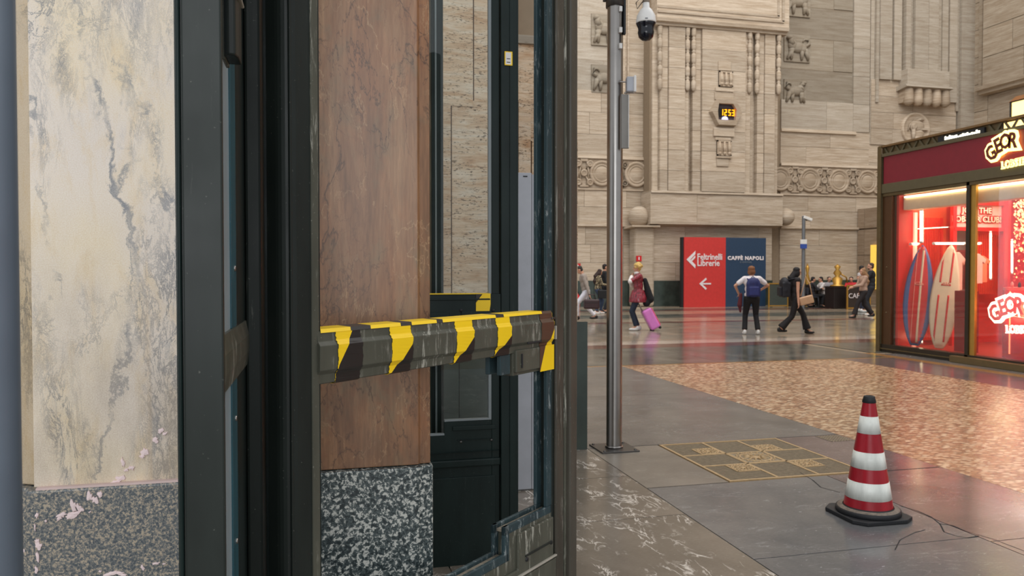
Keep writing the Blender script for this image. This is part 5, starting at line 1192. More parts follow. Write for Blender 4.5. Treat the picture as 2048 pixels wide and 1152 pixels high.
m = MB().prism([(ly0 - .03, 4.22), (ly1 + .03, 4.22), (ly1 - .1, 4.29), (ly0 + .1, 4.29)], 'x', KX + .1, KX + .62); m.build('cap', M('lantern_cap', (200, 140, 90), .4, .4), lt)

# ------------------------------------------------------------------ direction board in front of the clock bay
SY = YW - 1.75
a, b = AY(1368, 610, SY), AY(1532, 476, SY); mid = AY(1451.5, 500, SY).x
sb = T('direction_board', 'large red and navy direction board standing below the clock bay', 'sign', ((a.x + b.x) / 2, SY + .1, 0))
ZB = b.z
MB().box((a.x, SY, .0), (mid, SY + .25, ZB)).build('red_panel', M('board_face_red', (206, 56, 52), .45), sb)
MB().box((mid + .002, SY, .0), (b.x, SY + .25, ZB)).build('navy_panel', M('board_face_navy', (38, 62, 88), .45), sb)
MB().box((a.x - .08, SY + .06, 0), (a.x, SY + .25, ZB)).build('edge', BLACK, sb)
PW = M('print_white', (236, 226, 226), .5); yy = SY - .012
def bt(s_, px, py, size, sx=1.0, sp=1.0, off=.0, m_=PW, al='CENTER'):
    p = AY(px, py, yy); text('lettering', s_, size, (p.x, yy, p.z), (1, 0, 0), m_, sb, offset=off, extrude=.006, align=al, sx=sx, space=sp)
bt('Feltrinelli', 1394, 514, .37, .90, .97, .006, PW, 'LEFT'); bt('Librerie', 1394, 526.5, .37, .92, .99, .006, PW, 'LEFT')
bt('CAFFÈ NAPOLI', 1491.5, 516.5, .215, 1.08, 1.16, .010); bt('COFFEE', 1491.5, 524.5, .10, 1.2, 1.5, 0, M('print_grey', (130, 140, 150), .5))
def pq(*p): return [(AY(px, py, yy).x, AY(px, py, yy).z) for px, py in p]
MB().prism(pq((1373, 519), (1391, 501.5), (1390.5, 508.5), (1380.5, 519), (1391, 530), (1390.5, 537)), 'y', yy - .006, yy + .006).build('logo_stroke', PW, sb)
MB().prism(pq((1381, 520.5), (1390.5, 511), (1390.5, 515.5), (1384, 522.5)), 'y', yy - .006, yy + .006).build('logo_stroke', PW, sb)
MB().prism(pq((1398.5, 567.5), (1412, 555.5), (1413.5, 559), (1405, 566), (1422, 566), (1422, 569), (1405, 569), (1413.5, 576.5), (1411.5, 580)), 'y', yy - .006, yy + .006).build('arrow', PW, sb)
# dark bag or pot left in front of the board
p = FL(1393, 611)
bg = MB().lathe([(0, .0), (.22, .0), (.26, .12), (.24, .3), (.14, .42), (.0, .45)], (p.x, p.y - .6, 0), 18).build('dark_pot', M('dark_pot', (58, 26, 28), .8), loc=(p.x, p.y - .6, 0)); tag(bg, 'small dark pot on the floor in front of the red panel', 'pot')
# red wall signs and fire extinguisher
def small_sign(label, px, py, w, h, Y=YW - .8):
    p = AY(px, py, Y); o = T('fire_sign', label, 'sign', tuple(p)); MB().box((p.x - w / 2, Y, p.z - h / 2), (p.x + w / 2, Y + .04, p.z + h / 2)).build('plate', M('sign_plate_red', (206, 26, 34), .4), o)
    MB().box((p.x - w * .1, Y - .006, p.z - h * .25), (p.x + w * .1, Y, p.z + h * .28)).build('pictogram', PW, o)
small_sign('small red fire sign on the stone pier below the carved ball', 1278, 517, .24, .24, YW - .82); small_sign('small red fire sign on the wall at the far left', 1156, 533, .24, .26, YW - .1)
def extinguisher(label, px, py):
    p = FL(px, py); p.y = YW - .4; p = Vector((AY(px, py, p.y).x, p.y, .25)); o = T('fire_extinguisher', label, 'fire extinguisher', (p.x, p.y, 0))
    MB().lathe([(0, .02), (.1, .02), (.11, .05), (.11, .45), (.05, .54), (.03, .6)], (p.x, p.y, 0), 16).build('cylinder', M('sign_plate_red', (206, 26, 34)), o); MB().box((p.x - .03, p.y - .08, .6), (p.x + .03, p.y + .06, .66)).build('valve', BLACK, o)
    MB().lathe([(.112, .2), (.112, .36)], (p.x, p.y, 0), 16).build('band', PW, o)
    o.location.z = 0
extinguisher('red fire extinguisher standing against the green wainscot at the far left', 1155, 606)

# slim pole with a camera on the far right
q = FL(1605, 622); q = Vector((AY(1606, 600, 27.5).x, 27.5, 0)); zt = AY(1606, 432, 27.5).z
cp2 = T('camera_pole', 'slim grey pole with white camera and blue sign near the far wall', 'pole', tuple(q))
MB().lathe([(.07, 0), (.07, zt)], tuple(q), 14).build('shaft', M('grey_pole', (120, 122, 124), .4, .5), cp2); MB().lathe([(0, 0), (.2, 0), (.2, .03), (0, .03)], tuple(q), 16).build('base_plate', STEELD, cp2)
c_ = AY(1614, 437, 27.5); m = MB().box((-.2, -.09, -.06), (.2, .09, .06)); R = Matrix.Rotation(.3, 4, 'Y'); m.v = [tuple(R @ Vector(v) + c_) for v in m.v]; m.build('camera', WHITE, cp2, .02)
MB().tube([(q.x, q.y, zt - .1), tuple(c_ - Vector((0, 0, .08)))], .025, 8).build('bracket', STEELD, cp2)
for a_, b_, c0_, mt in ((1601.5, 1614, 479, WHITE), (1601.5, 1614, 488, M('sign_blue', (50, 80, 160), .5))):
    p0, p1 = AY(a_, c0_ + 9, 27.38), AY(b_, c0_, 27.38); MB().box((p0.x, 27.38, p0.z), (p1.x, 27.42, p1.z)).build('sign_plate', mt, cp2)
# gold-framed barrier panel right of the board
def panel(label, px0, px1, py0, py1, Y, mat, frame, name='barrier_panel', cat='barrier', txt=None):
    a, b = AY(px0, py1, Y), AY(px1, py0, Y); o = T(name, label, cat, ((a.x + b.x) / 2, Y, 0)); e = .05
    MB().box((a.x + e, Y + .015, .08), (b.x - e, Y + .035, b.z - e)).build('panel', mat, o)
    for x0, x1, z0, z1 in ((a.x, a.x + e, 0, b.z), (b.x - e, b.x, 0, b.z), (a.x + e, b.x - e, b.z - e, b.z), (a.x + e, b.x - e, .03, .08)): MB().box((x0, Y, z0), (x1, Y + .05, z1)).build('frame_bar', frame, o)
    if txt: text('lettering', txt[0], txt[1], ((a.x + b.x) / 2 + txt[2], Y + .004, b.z * .55), (1, 0, 0), PW, o, extrude=.003)
panel('low dark glass barrier with a gold frame between the board and the walking woman', 1537, 1577, 566, 613, 29.6, M('barrier_green', (74, 80, 74), .2), GOLD)
panel('low dark barrier panel with gold frame before the seated customers', 1694, 1742, 570, 618, 27.0, M('barrier_dark', (56, 48, 44), .3), GOLD, txt=('CAFFÈ', .28, -.1))
def planter(label, px0, px1, py0, py1, d=.6):
    a = FL(px0, py1); Y = a.y; p0, p1 = AY(px0, py1, Y), AY(px1, py0, Y); o = T('planter_box', label, 'planter', ((p0.x + p1.x) / 2, Y + d / 2, 0))
    MB().box((p0.x, Y, .02), (p1.x, Y + d, p1.z)).build('box', M('planter_black', (34, 26, 24), .5), o, .01); MB().box((p0.x - .02, Y - .02, p1.z - .05), (p1.x + .02, Y + d + .02, p1.z)).build('rim', M('planter_rim', (50, 40, 36), .4), o)
planter('tall black planter box right of the seated customers', 1668, 1693, 573, 618); planter('long black partition behind the dark haired woman', 1578, 1622, 569, 613, .4); planter('black counter block in the cafe behind the customers', 1640, 1668, 577, 612, .4)
def gold_tower(label, px, py0, Y, s=1.0, z0=None):
    p = AY(px, py0, Y); top = p.z; o = T('gold_ornament', label, 'ornament', (p.x, Y, z0 or 0)); b = z0 or 0; h = top - b
    MB().lathe([(0, b), (.22 * s, b), (.22 * s, b + .04), (.12 * s, b + .08), (.16 * s, b + h * .35), (.06 * s, b + h * .45), (.13 * s, b + h * .6), (.05 * s, b + h * .75), (.10 * s, b + h * .88), (0, top)], (p.x, Y, 0), 18).build('body', GOLD, o)
    MB().tube([(p.x + .1 * s, Y - .05, b + h * .55), (p.x + .3 * s, Y - .05, b + h * .4), (p.x + .34 * s, Y - .05, b + h * .15)], .03, 6).build('handle', GOLD, o)
zpl = AY(1675, 573, 28).z
gold_tower('tall gold ornament standing on the black planter box', 1675, 528, FL(1668, 618).y + .3, 1.3, AY(1675, 573, FL(1668, 618).y).z)
gold_tower('slender gold column in the cafe left of the seated customers', 1615, 526, 31.0, .9)
# ------------------------------------------------------------------ people
def remesh(mb, name, mat, parent, voxel=.012, smooth=4):
    me = mb.mesh(name, mat); o = bpy.data.objects.new(name, me); COL.objects.link(o)
    r = o.modifiers.new('r', 'REMESH'); r.mode = 'VOXEL'; r.voxel_size = voxel; r.use_smooth_shade = True
    if smooth: s = o.modifiers.new('s', 'SMOOTH'); s.iterations = smooth; s.factor = .5
    dg = bpy.context.evaluated_depsgraph_get(); dg.update()
    nm = bpy.data.meshes.new_from_object(o.evaluated_get(dg)); bpy.data.objects.remove(o); nm.name = name
    nm.materials.clear(); nm.materials.append(mat); nm.polygons.foreach_set('use_smooth', [True] * len(nm.polygons))
    ob = bpy.data.objects.new(name, nm); COL.objects.link(ob); ob.parent = parent; return ob
def cap(m, a, b, ra, rb, sx=1.0):
    """tapered limb with round ends"""
    a, b = Vector(a), Vector(b); m.tube([a, lerp(a, b, .33), lerp(a, b, .66), b], [ra, lerp(ra, rb, .33), lerp(ra, rb, .66), rb], 12); m.ball(a, ra, 12, 8); m.ball(b, rb, 12, 8)
def ik(a, b, l1, l2, hint):
    a, b = Vector(a), Vector(b); d = b - a; L = min(d.length, (l1 + l2) * .999); dn = d.normalized()
    x = (l1 * l1 - l2 * l2 + L * L) / (2 * L); h = math.sqrt(max(0, l1 * l1 - x * x)); hv = Vector(hint); hv = (hv - dn * hv.dot(dn)).normalized(); return a + dn * x + hv * h
SKIN = M('skin', (206, 152, 124), .55); SHOEW = M('shoe_white', (228, 224, 220), .6); SHOEB = M('shoe_black', (30, 27, 26), .5)
def mat_for(c, rough=.8): return M('cloth_%d_%d_%d' % c, c, rough, nscale=14, var=.14)
def person(label, pos, heading, h=1.72, group=None, top=(90, 90, 90), legs=(30, 28, 30), hair=(40, 28, 22), hairtype='short', lean=0.0,
           footL=(-.10, .0), footR=(.10, .0), handL=(-.27, .05, .78), handR=(.27, .05, .78), elL=(-.4, -.6, 0), elR=(.4, -.6, 0), sleeve='long', shoes=SHOEB, flare=.0,
           head_turn=0.0, head_down=0.0, jacket=0.0, liftL=0.0, liftR=0.0, seated=False, beard=False, glossy=None, fat=1.0, extra=None, skin=SKIN):
    s = h / 1.72; root = T('person', label, 'person', tuple(pos), heading, group)
    V = lambda x, y, z: Vector((x * s, y * s, z * s))
    hz = .52 if seated else .93 - .04 * abs(footL[1] - footR[1])
    hipc = V(0, 0, hz); sh = hipc + V(0, math.sin(lean) * .50, math.cos(lean) * .50); nk = sh + V(0, math.sin(lean) * .05, .05); 
    hd = nk + V(0, .03 + .09 * math.sin(head_down + lean), .13 - .03 * head_down)
    hips = {-1: hipc + V(-.095, 0, -.02), 1: hipc + V(.095, 0, -.02)}
    shs = {-1: sh + V(-.18, 0, -.02), 1: sh + V(.18, 0, -.02)}
    an = {-1: V(footL[0], footL[1], .09 + liftL), 1: V(footR[0], footR[1], .09 + liftR)}
    hn = {-1: V(*handL), 1: V(*handR)}
    kn = {k: ik(hips[k], an[k], .44 * s, .43 * s, (0, 1, 0)) for k in (-1, 1)}
    el = {-1: ik(shs[-1], hn[-1], .29 * s, .27 * s, elL), 1: ik(shs[1], hn[1], .29 * s, .27 * s, elR)}
    b = MB()
    # trunk, limbs
    b.ball(hipc, (.15 * s * fat, .11 * s, .12 * s), 16, 10); b.ball(lerp(hipc, sh, .4), (.13 * s * fat, .10 * s, .17 * s)); b.ball(lerp(hipc, sh, .78), (.16 * s * fat, .11 * s, .17 * s)); cap(b, shs[-1], shs[1], .055 * s, .055 * s)
    cap(b, sh, nk + V(0, .01, .06), .055 * s, .05 * s)
    # head: skull, jaw, nose, ears
    Rh = Matrix.Rotation(head_turn, 3, 'Z') @ Matrix.Rotation(-head_down, 3, 'X')
    def HP(x, y, z): return hd + Rh @ V(x, y, z)
    def hb(c, r): m = MB().ball((0, 0, 0), tuple(q * s for q in r), 14, 10); m.v = [tuple(Rh @ Vector(v) + c) for v in m.v]; b.sm = True; b.add(m.v, m.f); b.sm = False
    hb(HP(0, -.01, .03), (.076, .092, .088)); hb(HP(0, .02, -.04), (.056, .068, .07)); hb(HP(0, .092, -.012), (.012, .018, .022)); hb(HP(0, .08, -.055), (.026, .012, .008)); hb(HP(-.078, 0, -.005), (.01, .02, .03)); hb(HP(.078, 0, -.005), (.01, .02, .03)); hb(HP(0, .07, .02), (.05, .02, .012))
    for k in (-1, 1):
        cap(b, hips[k], kn[k], .082 * s * fat, .055 * s); cap(b, kn[k], an[k], .055 * s, .036 * s); cap(b, an[k], an[k] + V(0, .12, -.045), .035 * s, .03 * s)
        cap(b, shs[k], el[k], .048 * s, .037 * s); cap(b, el[k], hn[k], .037 * s, .026 * s)
        d = (hn[k] - el[k]).normalized(); side = d.cross(Vector((0, 1, 0.3))).normalized(); nr = d.cross(side)
        pc = hn[k] + d * .045 * s; m = MB().ball((0, 0, 0), (.038 * s, .018 * s, .048 * s), 10, 8); Rr = Matrix((side, nr, d)).transposed(); m.v = [tuple(Rr @ Vector(v) + pc) for v in m.v]; b.add(m.v, m.f)
        for j, L_ in enumerate((.066, .075, .07, .055)):
            p0 = pc + side * (j - 1.5) * .020 * s + d * .035 * s; p1 = p0 + d * L_ * .55 * s + nr * .006; p2 = p1 + (d * .6 + nr * .8).normalized() * L_ * .5 * s; b.tube([p0, p1, p2], [.0095 * s, .009 * s, .007 * s], 6)
        p0 = pc - side * .03 * s - d * .01; b.tube([p0, p0 + (d * .6 - side) * .035 * s, p0 + (d * 1.3 - side) * .045 * s], [.011 * s, .010 * s, .008 * s], 6)
    remesh(b, 'body', skin, root, .0105, 3)
    # eyes
    for k in (-1, 1): m = MB().ball(HP(k * .030, .083, .005), .009 * s, 8, 6); m.build('eye', M('eye_dark', (40, 30, 28), .2), root, local=True)
    # trousers
    t = MB(); t.ball(hipc, (.168 * s * fat, .128 * s, .12 * s), 16, 10)
    for k in (-1, 1):
        cap(t, hips[k], kn[k], .098 * s * fat, .070 * s); e = lerp(kn[k], an[k], .92); cap(t, kn[k], lerp(kn[k], e, .5), .070 * s, (.060 + flare * .4) * s); t.tube([lerp(kn[k], e, .45), e], [(.06 + flare * .4) * s, (.055 + flare) * s], 14)
    remesh(t, 'trousers', mat_for(legs), root, .014, 5)
    # top
    t = MB(); t.ball(lerp(hipc, sh, .15), (.168 * s * fat, .13 * s, .15 * s)); t.ball(lerp(hipc, sh, .45), (.16 * s * fat, .128 * s, .18 * s)); t.ball(lerp(hipc, sh, .8), (.185 * s * fat, .132 * s, .17 * s)); cap(t, shs[-1], shs[1], .072 * s, .072 * s)
    if jacket:
        t.lathe([(.0, hipc.z + .1 * s), (.16 * s, hipc.z + .12 * s), ((.185 + jacket * .3) * s, hipc.z - .08 * s), ((.19 + jacket * .3) * s, hipc.z - .20 * s), (0, hipc.z - .20 * s)], (0, 0, 0), 20)
    for k in (-1, 1):
        if sleeve == 'long': cap(t, shs[k], el[k], .068 * s, .056 * s); cap(t, el[k], lerp(el[k], hn[k], .88), .056 * s, .042 * s)
        elif sleeve == 'short': cap(t, shs[k], lerp(shs[k], el[k], .62), .070 * s, .064 * s)
        else: t.ball(shs[k], .06 * s)
    remesh(t, 'jacket' if jacket else 'shirt', glossy or mat_for(top), root, .014, 5)
    # hair
    t = MB()
    def th(c, r): m = MB().ball((0, 0, 0), tuple(q * s for q in r), 14, 10); m.v = [tuple(Rh @ Vector(v) + c) for v in m.v]; t.add(m.v, m.f)
    th(HP(0, -.025, .055), (.086, .09, .075)); th(HP(0, -.05, .0), (.078, .062, .075))
    if hairtype == 'bob': th(HP(0, -.045, -.03), (.092, .07, .085)); th(HP(-.06, -.01, -.03), (.035, .06, .07)); th(HP(.06, -.01, -.03), (.035, .06, .07)); th(HP(0, .03, .085), (.07, .05, .035))
    if hairtype == 'curly':
        random.seed(len(label))
        for i in range(46):
            a = random.uniform(0, 6.28); ph = random.uniform(0, 1.75); q = (math.sin(ph) * math.cos(a) * .098, math.sin(ph) * math.sin(a) * .095 - .03, math.cos(ph) * .10 + .03)
            if q[1] > .045 and q[2] < .05: continue
            th(HP(*q), (.033, .033, .033))
    if hairtype == 'long':
        th(HP(0, -.05, -.06), (.09, .06, .10)); t.tube([HP(0, -.05, -.02), nk + V(0, -.10, -.04), nk + V(0, -.13, -.20), nk + V(0, -.13, -.34)], [.075 * s, .095 * s, .085 * s, .035 * s], 12); th(HP(-.065, .0, -.04), (.03, .055, .09)); th(HP(.065, .0, -.04), (.03, .055, .09))
    if beard: th(HP(0, .045, -.065), (.05, .04, .035))
    remesh(t, 'hair', mat_for(hair, .7), root, .012, 2)
    for k, lf in ((-1, liftL), (1, liftR)):
        t = MB(); c = an[k] + V(0, .055, -.055); t.ball(c, (.048 * s, .135 * s, .042 * s)); t.ball(an[k] + V(0, -.02, -.02), (.045 * s, .06 * s, .06 * s)); t.v = [(v[0], v[1], max(v[2], an[k].z - .088 * s)) for v in t.v]; remesh(t, 'shoe', shoes, root, .012, 2)
    if extra: extra(root, dict(hip=hipc, sh=sh, hn=hn, an=an, nk=nk, hd=hd, s=s, el=el, shs=shs))
    return root
# headings: local +y is where the person faces
HL, HR, HA, HT = math.radians(90) - YAW, math.radians(-90) - YAW, -YAW, math.pi - YAW
def W_(root, v): return root.matrix_basis @ v
# 1 man with bag, walking left
p1 = FL(1172, 641)
man = person('man in a grey sweater and white trousers walking left with a dark bag', p1, HL, 1.74, top=(160, 148, 138), legs=(226, 224, 232), hair=(48, 42, 40), lean=.22, head_down=.45, footL=(-.08, .28), footR=(.08, -.30), liftL=.02, liftR=.04, handL=(-.27, -.08, .80), handR=(.26, -.10, .82), shoes=SHOEB)
q = AD(1183, 605, (p1.x * fw.x + p1.y * fw.y) - .4)
bg = T('travel_bag', 'dark brown travel bag carried by the man in the grey sweater', 'bag', (q.x, q.y, q.z - .2), HL); BGM = M('bag_brown', (58, 38, 40), .45)
m = MB().box((-.10, -.24, 0), (.10, .24, .30)); m.build('body', BGM, bg, .05, 3, local=True); MB().tube([(0, -.12, .28), (0, -.10, .44), (0, .10, .44), (0, .12, .28)], .014, 8).build('handle', BGM, bg, local=True); MB().box((-.104, -.2, .19), (.104, .2, .21)).build('seam', M('bag_trim', (34, 24, 26), .4), bg, .004, local=True)
# 2 woman in patterned jacket, 3 man in black
def patt():
    t = NT('patterned_cloth'); c = t.vor(t.pos((28, 28, 28), obj=True), 1.0); t.set(col=t.ramp(t.sep(c)[0], (.3, s2l((58, 50, 38))), (.5, s2l((142, 124, 94))), (.8, s2l((176, 160, 130)))), rough=.85); return t.m
person('woman with long brown hair in a patterned jacket beside the man in black', FL(1196, 628), HR * .9, 1.62, glossy=patt(), legs=(52, 66, 92), hair=(52, 34, 28), hairtype='long', handL=(-.12, .28, 1.12), handR=(.12, .30, 1.12), elL=(-.5, -.3, -.6), elR=(.5, -.3, -.6), head_down=.4, footL=(-.08, .12), footR=(.08, -.12), shoes=SHOEW)
person('man dressed in black standing half behind the steel pole', FL(1209, 626), HR * .95, 1.80, top=(28, 28, 32), legs=(36, 38, 46), hair=(38, 30, 28), footL=(-.09, .05), footR=(.09, -.05), shoes=SHOEB)
p = W_(bpy.data.objects['person.001'], Vector((.22, .1, .72))) if 'person.001' in bpy.data.objects else FL(1196, 628)
o = T('handbag', 'black handbag hanging beside the woman in the patterned jacket', 'bag', (p.x, p.y, p.z)); MB().box((p.x - .17, p.y - .09, p.z - .15), (p.x + .17, p.y + .05, p.z + .15)).build('body', M('bag_black', (26, 25, 26), .4), o, .02); MB().tube([(p.x - .12, p.y, p.z + .13), (p.x - .03, p.y + .02, p.z + .48), (p.x + .1, p.y, p.z + .13)], .01, 6).build('strap', M('bag_black', (26, 25, 26)), o)
# 4 blond child-like figure in glossy red jacket with pink suitcase
t = NT('glossy_red_jacket'); n_ = t.noise(t.pos((14, 14, 5), obj=True), 2.0, 4); t.set(col=t.ramp(n_, (.35, s2l((104, 18, 34))), (.65, s2l((178, 46, 66)))), rough=.14, coat=.6).bump(n_, 1.0, .05); GJ = t.m
p4 = FL(1276, 661)
def ex4(root, J):
    s = J['s']; t = MB(); cap(t, J['el'][-1], lerp(J['el'][-1], J['hn'][-1], .85), .062 * s, .05 * s); cap(t, J['el'][1], lerp(J['el'][1], J['hn'][1], .85), .062 * s, .05 * s); t.ball(J['nk'] + Vector((0, .04, 0)), (.09 * s, .07 * s, .05 * s)); remesh(t, 'white_sleeve', M('hoodie_white', (232, 226, 222), .8), root, .012, 3)
person('blond person in a glossy red jacket with raised arm pulling a pink suitcase', p4, HL, 1.74, glossy=GJ, legs=(38, 46, 62), hair=(214, 178, 104), hairtype='curly', jacket=.16, footL=(-.06, .06), footR=(.06, -.02), handL=(-.03, .17, 1.40), handR=(.04, .20, 1.26), elL=(-.1, 1, -.5), elR=(.6, 0, -.6), shoes=SHOEW, extra=ex4, fat=1.05)
sc_ = FL(1306, 661); su = T('suitcase', 'pink hard-shell suitcase tilted on its wheels behind the person in red', 'suitcase', (sc_.x, sc_.y, 0), HL)
PKS = M('suitcase_pink', (226, 130, 206), .28); PKR = M('suitcase_rose', (226, 104, 132), .3); tl = math.radians(28)
def tb(m): R = Matrix.Rotation(-tl * 1, 4, 'X'); R = Matrix.Rotation(tl, 4, 'X') if False else R; m.v = [tuple(R @ (Vector(v)) + Vector((0, -.06, .06))) for v in m.v]; return m
tb(MB().box((-.19, -.13, .0), (.19, .13, .56))).build('shell', PKS, su, .05, 3, local=True)
tb(MB().box((-.17, -.145, .03), (.17, -.12, .53))).build('back_panel', PKR, su, .01, 2, local=True)
for i in range(5): tb(MB().box((-.14 + i * .07 - .012, -.152, .05), (-.14 + i * .07 + .012, -.14, .51))).build('rib', PKR, su, .003, local=True)
for k in (-1, 1):
    tb(MB().lathe([(0, -.02), (.035, -.02), (.035, .02), (0, .02)], (k * .14, -.10, -.015), 14, 'x')).build('wheel', BLACK, su, local=True)
    tb(MB().lathe([(0, -.02), (.03, -.02), (.03, .02), (0, .02)], (k * .14, .10, -.005), 14, 'x')).build('wheel', BLACK, su, local=True)
    tb(MB().tube([(k * .08, .09, .55), (k * .08, .09, .80)], .008, 6)).build('handle_tube', STEEL, su, local=True)
tb(MB().tube([(-.09, .09, .80), (.09, .09, .80)], .014, 8)).build('grip', BLACK, su, local=True)
tb(MB().lathe([(0, 0), (.05, 0), (.05, .012), (0, .012)], (.195, .04, .47), 14, 'x')).build('sticker', WHITE, su, local=True)
o = T('coat', 'black coat trailing over the suitcase handle behind the red jacket', 'coat', tuple(FL(1290, 661) + Vector((0, 0, .75))))
m = MB(); c0 = AD(1290, 560, 20.1); c1 = AD(1300, 598, 20.1); c2 = AD(1293, 606, 20.1); cap(m, c0, c1, .06, .11); cap(m, c1, c2, .08, .10)
ob = remesh(m, 'cloth', M('coat_black', (26, 25, 28), .9), None, .015, 4); ob.parent = o; ob.location = -o.location
# 5 woman with navy backpack seen from behind
p5 = FL(1503, 669)
def backpack(label, root, y, z, w, h, d, col, s=1.0):
    wpos = W_(root, Vector((0, y, z))); o = T('backpack', label, 'backpack', tuple(wpos), root.rotation_euler.z); m_ = mat_for(col, .6)
    t = MB(); t.box((-w * .44, -d * .36, -h * .46), (w * .44, d * .36, h * .22)); t.ball((0, -.01, h * .18), (w * .46, d * .42, h * .30)); t.ball((0, -.02, -h * .14), (w * .48, d * .44, h * .36)); remesh(t, 'bag', m_, o, .014, 9)
    t = MB(); t.box((-w * .32, -d * .56, -h * .40), (w * .32, -d * .3, h * .02)); remesh(t, 'front_pocket', mat_for(tuple(min(255, int(c * 1.12) + 3) for c in col), .6), o, .012, 6)
    for k in (-1, 1): MB().tube([(k * w * .3, d * .2, h * .36), (k * w * .34, d * .75, h * .42), (k * w * .42, d * 1.25, h * .1), (k * w * .42, d * .8, -h * .3)], .02, 6).build('strap', m_, o, local=True)
    MB().tube([(-.04, d * .3, h * .44), (0, d * .3, h * .54), (.04, d * .3, h * .44)], .01, 6).build('grab_loop', m_, o, local=True)
    return o
w5 = person('woman seen from behind in a white shirt and black trousers with a navy backpack', p5, HA - .12, 1.66, top=(232, 222, 222), legs=(28, 25, 27), hair=(130, 82, 48), hairtype='bob', sleeve='short', handL=(-.30, .12, 1.02), handR=(.22, .20, 1.10), elL=(-1, -.2, -.3), elR=(1, -.3, .1), footL=(-.17, 0), footR=(.16, 0), shoes=SHOEW, flare=.015, head_turn=-.5, fat=1.12)
backpack('navy blue backpack on the back of the woman in white', w5, -.20, 1.16, .36, .50, .22, (34, 40, 92))
q = W_(w5, Vector((-.27, -.06, .86))); o = T('folded_jacket', 'dark red jacket hanging at the left hip of the woman in white', 'jacket', tuple(q)); m = MB(); cap(m, (0, 0, .12), (-.03, 0, -.14), .04, .06); cap(m, (-.03, 0, -.14), (-.01, 0, -.30), .05, .025); ob = remesh(m, 'cloth', mat_for((88, 26, 34)), o, .014, 3)
# 6 dark-haired woman walking right
p6 = FL(1590, 668)
w6 = person('woman with long black hair walking right with black backpack and tan bag', p6, HR, 1.66, top=(40, 34, 34), legs=(28, 24, 25), hair=(24, 17, 17), hairtype='long', sleeve='none', handL=(-.2, .08, .82), handR=(.28, -.02, .80), elL=(-.2, -.7, 0), elR=(.3, -.7, 0), footL=(-.06, .34), footR=(.06, -.40), liftR=.05, flare=.05, head_down=.15, shoes=SHOEB)
backpack('black backpack worn by the long-haired walking woman', w6, -.26, 1.15, .34, .52, .28, (28, 27, 34))
q = W_(w6, Vector((.24, .18, .84))); o = T('shoulder_bag', 'tan shoulder bag at the hip of the long-haired walking woman', 'bag', tuple(q), HR); TANB = M('tan_leather', (206, 164, 128), .5)
m = MB().box((-.05, -.17, -.10), (.05, .17, .10)); R = Matrix.Rotation(.25, 4, 'X'); m.v = [tuple(R @ Vector(v)) for v in m.v]; m.build('body', TANB, o, .03, 3, local=True); MB().tube([(0, -.14, .1), (-.08, -.02, .42), (-.12, .02, .58), (-.06, .10, .40), (0, .14, .12)], .012, 6).build('strap', TANB, o, local=True)
# 7-9 group at the right, next to the kiosk
p7 = FL(1726, 636)
person('woman with long fair hair in a beige top striding left beside the shop', p7, HL, 1.66, top=(178, 146, 126), legs=(34, 27, 27), hair=(150, 112, 78), hairtype='long', handL=(-.12, .40, 1.08), handR=(.14, .36, 1.02), elL=(-.3, -.3, -.9), elR=(.3, -.3, -.9), footL=(-.07, .34), footR=(.07, -.36), liftR=.04, flare=.04, shoes=SHOEB)
person('bearded man in a black t-shirt walking behind the fair-haired woman', FL(1744, 632) + Vector((.2, .3, 0)), HL - .5, 1.82, top=(30, 30, 34), legs=(36, 38, 44), hair=(70, 50, 40), sleeve='short', beard=True, handL=(-.12, .34, 1.22), handR=(.12, .34, 1.25), elL=(-.7, 0, -.8), elR=(.7, 0, -.8), shoes=SHOEW, head_turn=.3)
person('dark haired person in a white shirt half hidden behind the fair-haired woman', FL(1722, 624), HR, 1.74, top=(206, 202, 202), legs=(40, 44, 60), hair=(34, 28, 26), shoes=SHOEW)
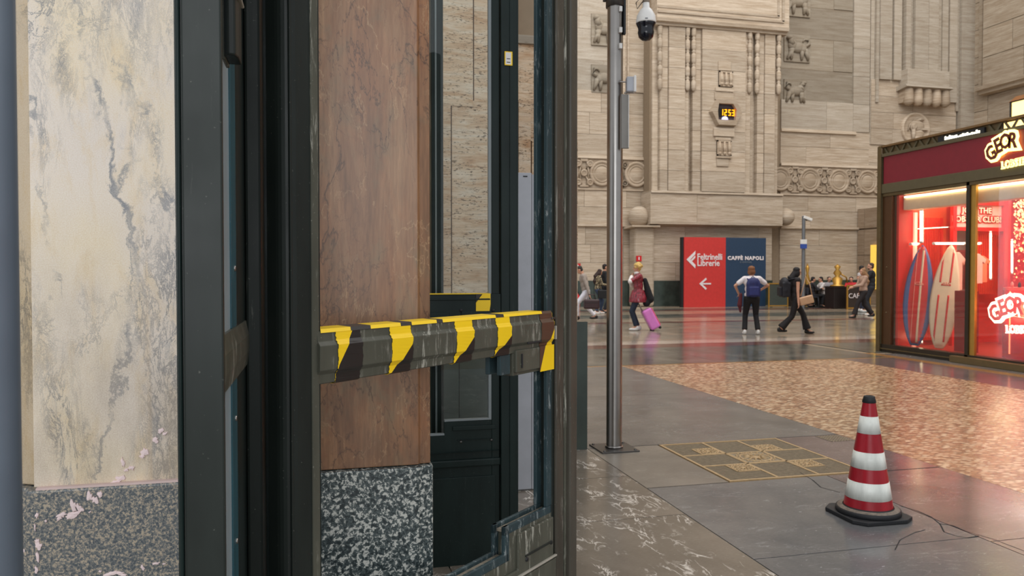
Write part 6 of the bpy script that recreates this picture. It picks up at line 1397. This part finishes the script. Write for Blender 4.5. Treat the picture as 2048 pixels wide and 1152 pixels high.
# seated customers, chairs and tables
def chair(label, pos, rz, col=(60, 64, 74)):
    o = T('cafe_chair', label, 'chair', tuple(pos), rz); m_ = M('chair_%d' % col[0], col, .4)
    MB().box((-.21, -.2, .43), (.21, .22, .46)).build('seat', m_, o, .01, local=True); MB().box((-.2, -.24, .58), (.2, -.21, .84)).build('backrest', m_, o, .01, local=True)
    for a, b in ((-.19, -.2), (.19, -.2), (-.19, .2), (.19, .2)): MB().tube([(a, b, .44), (a * 1.1, b * 1.15, 0)], .014, 6).build('leg', m_, o, local=True)
    for a in (-.17, .17): MB().tube([(a, -.2, .44), (a, -.23, .6)], .012, 6).build('back_post', m_, o, local=True)
def table(label, pos):
    o = T('cafe_table', label, 'table', tuple(pos)); MB().lathe([(0, .72), (.33, .72), (.34, .735), (.33, .75), (0, .75)], tuple(pos), 24).build('top', M('table_top', (74, 60, 52), .3), o); MB().lathe([(.2, 0), (.2, .02), (.03, .05), (.03, .72)], tuple(pos), 16).build('pedestal', BLACK, o)
specs = [(1624, 615, HR, (40, 38, 42), (30, 24, 24), 'dark-shirted man seated first from the left at the cafe'), (1643, 614, HL, (214, 208, 206), (30, 26, 26), 'customer in a white shirt with black vest seated at the cafe table'), (1657, 613, HT, (150, 146, 150), (80, 62, 54), 'customer in a grey top seated just left of the black planter'), (1702, 614, HT - .5, (196, 40, 46), (50, 36, 34), 'customer in a red top seated behind the gold-framed barrier')]
for px, py, hd_, tc, hc_, lab in specs:
    p = FL(px, py); f = Vector((-math.sin(hd_), math.cos(hd_), 0))
    person(lab, p, hd_, 1.70, top=tc, legs=(28, 28, 32), hair=hc_, seated=True, footL=(-.1, .42), footR=(.1, .40), handL=(-.12, .38, .80), handR=(.12, .38, .80), elL=(-.5, -.2, -.6), elR=(.5, -.2, -.6), head_down=.2, shoes=SHOEB)
    chair('cafe chair under the ' + lab.replace(' seated', '')[:60], p - f * .02, hd_)
table('round cafe table between the seated customers', FL(1634, 614.5) + Vector((0, 0, 0))); table('small cafe table beside the customer in a red top', FL(1692, 613))
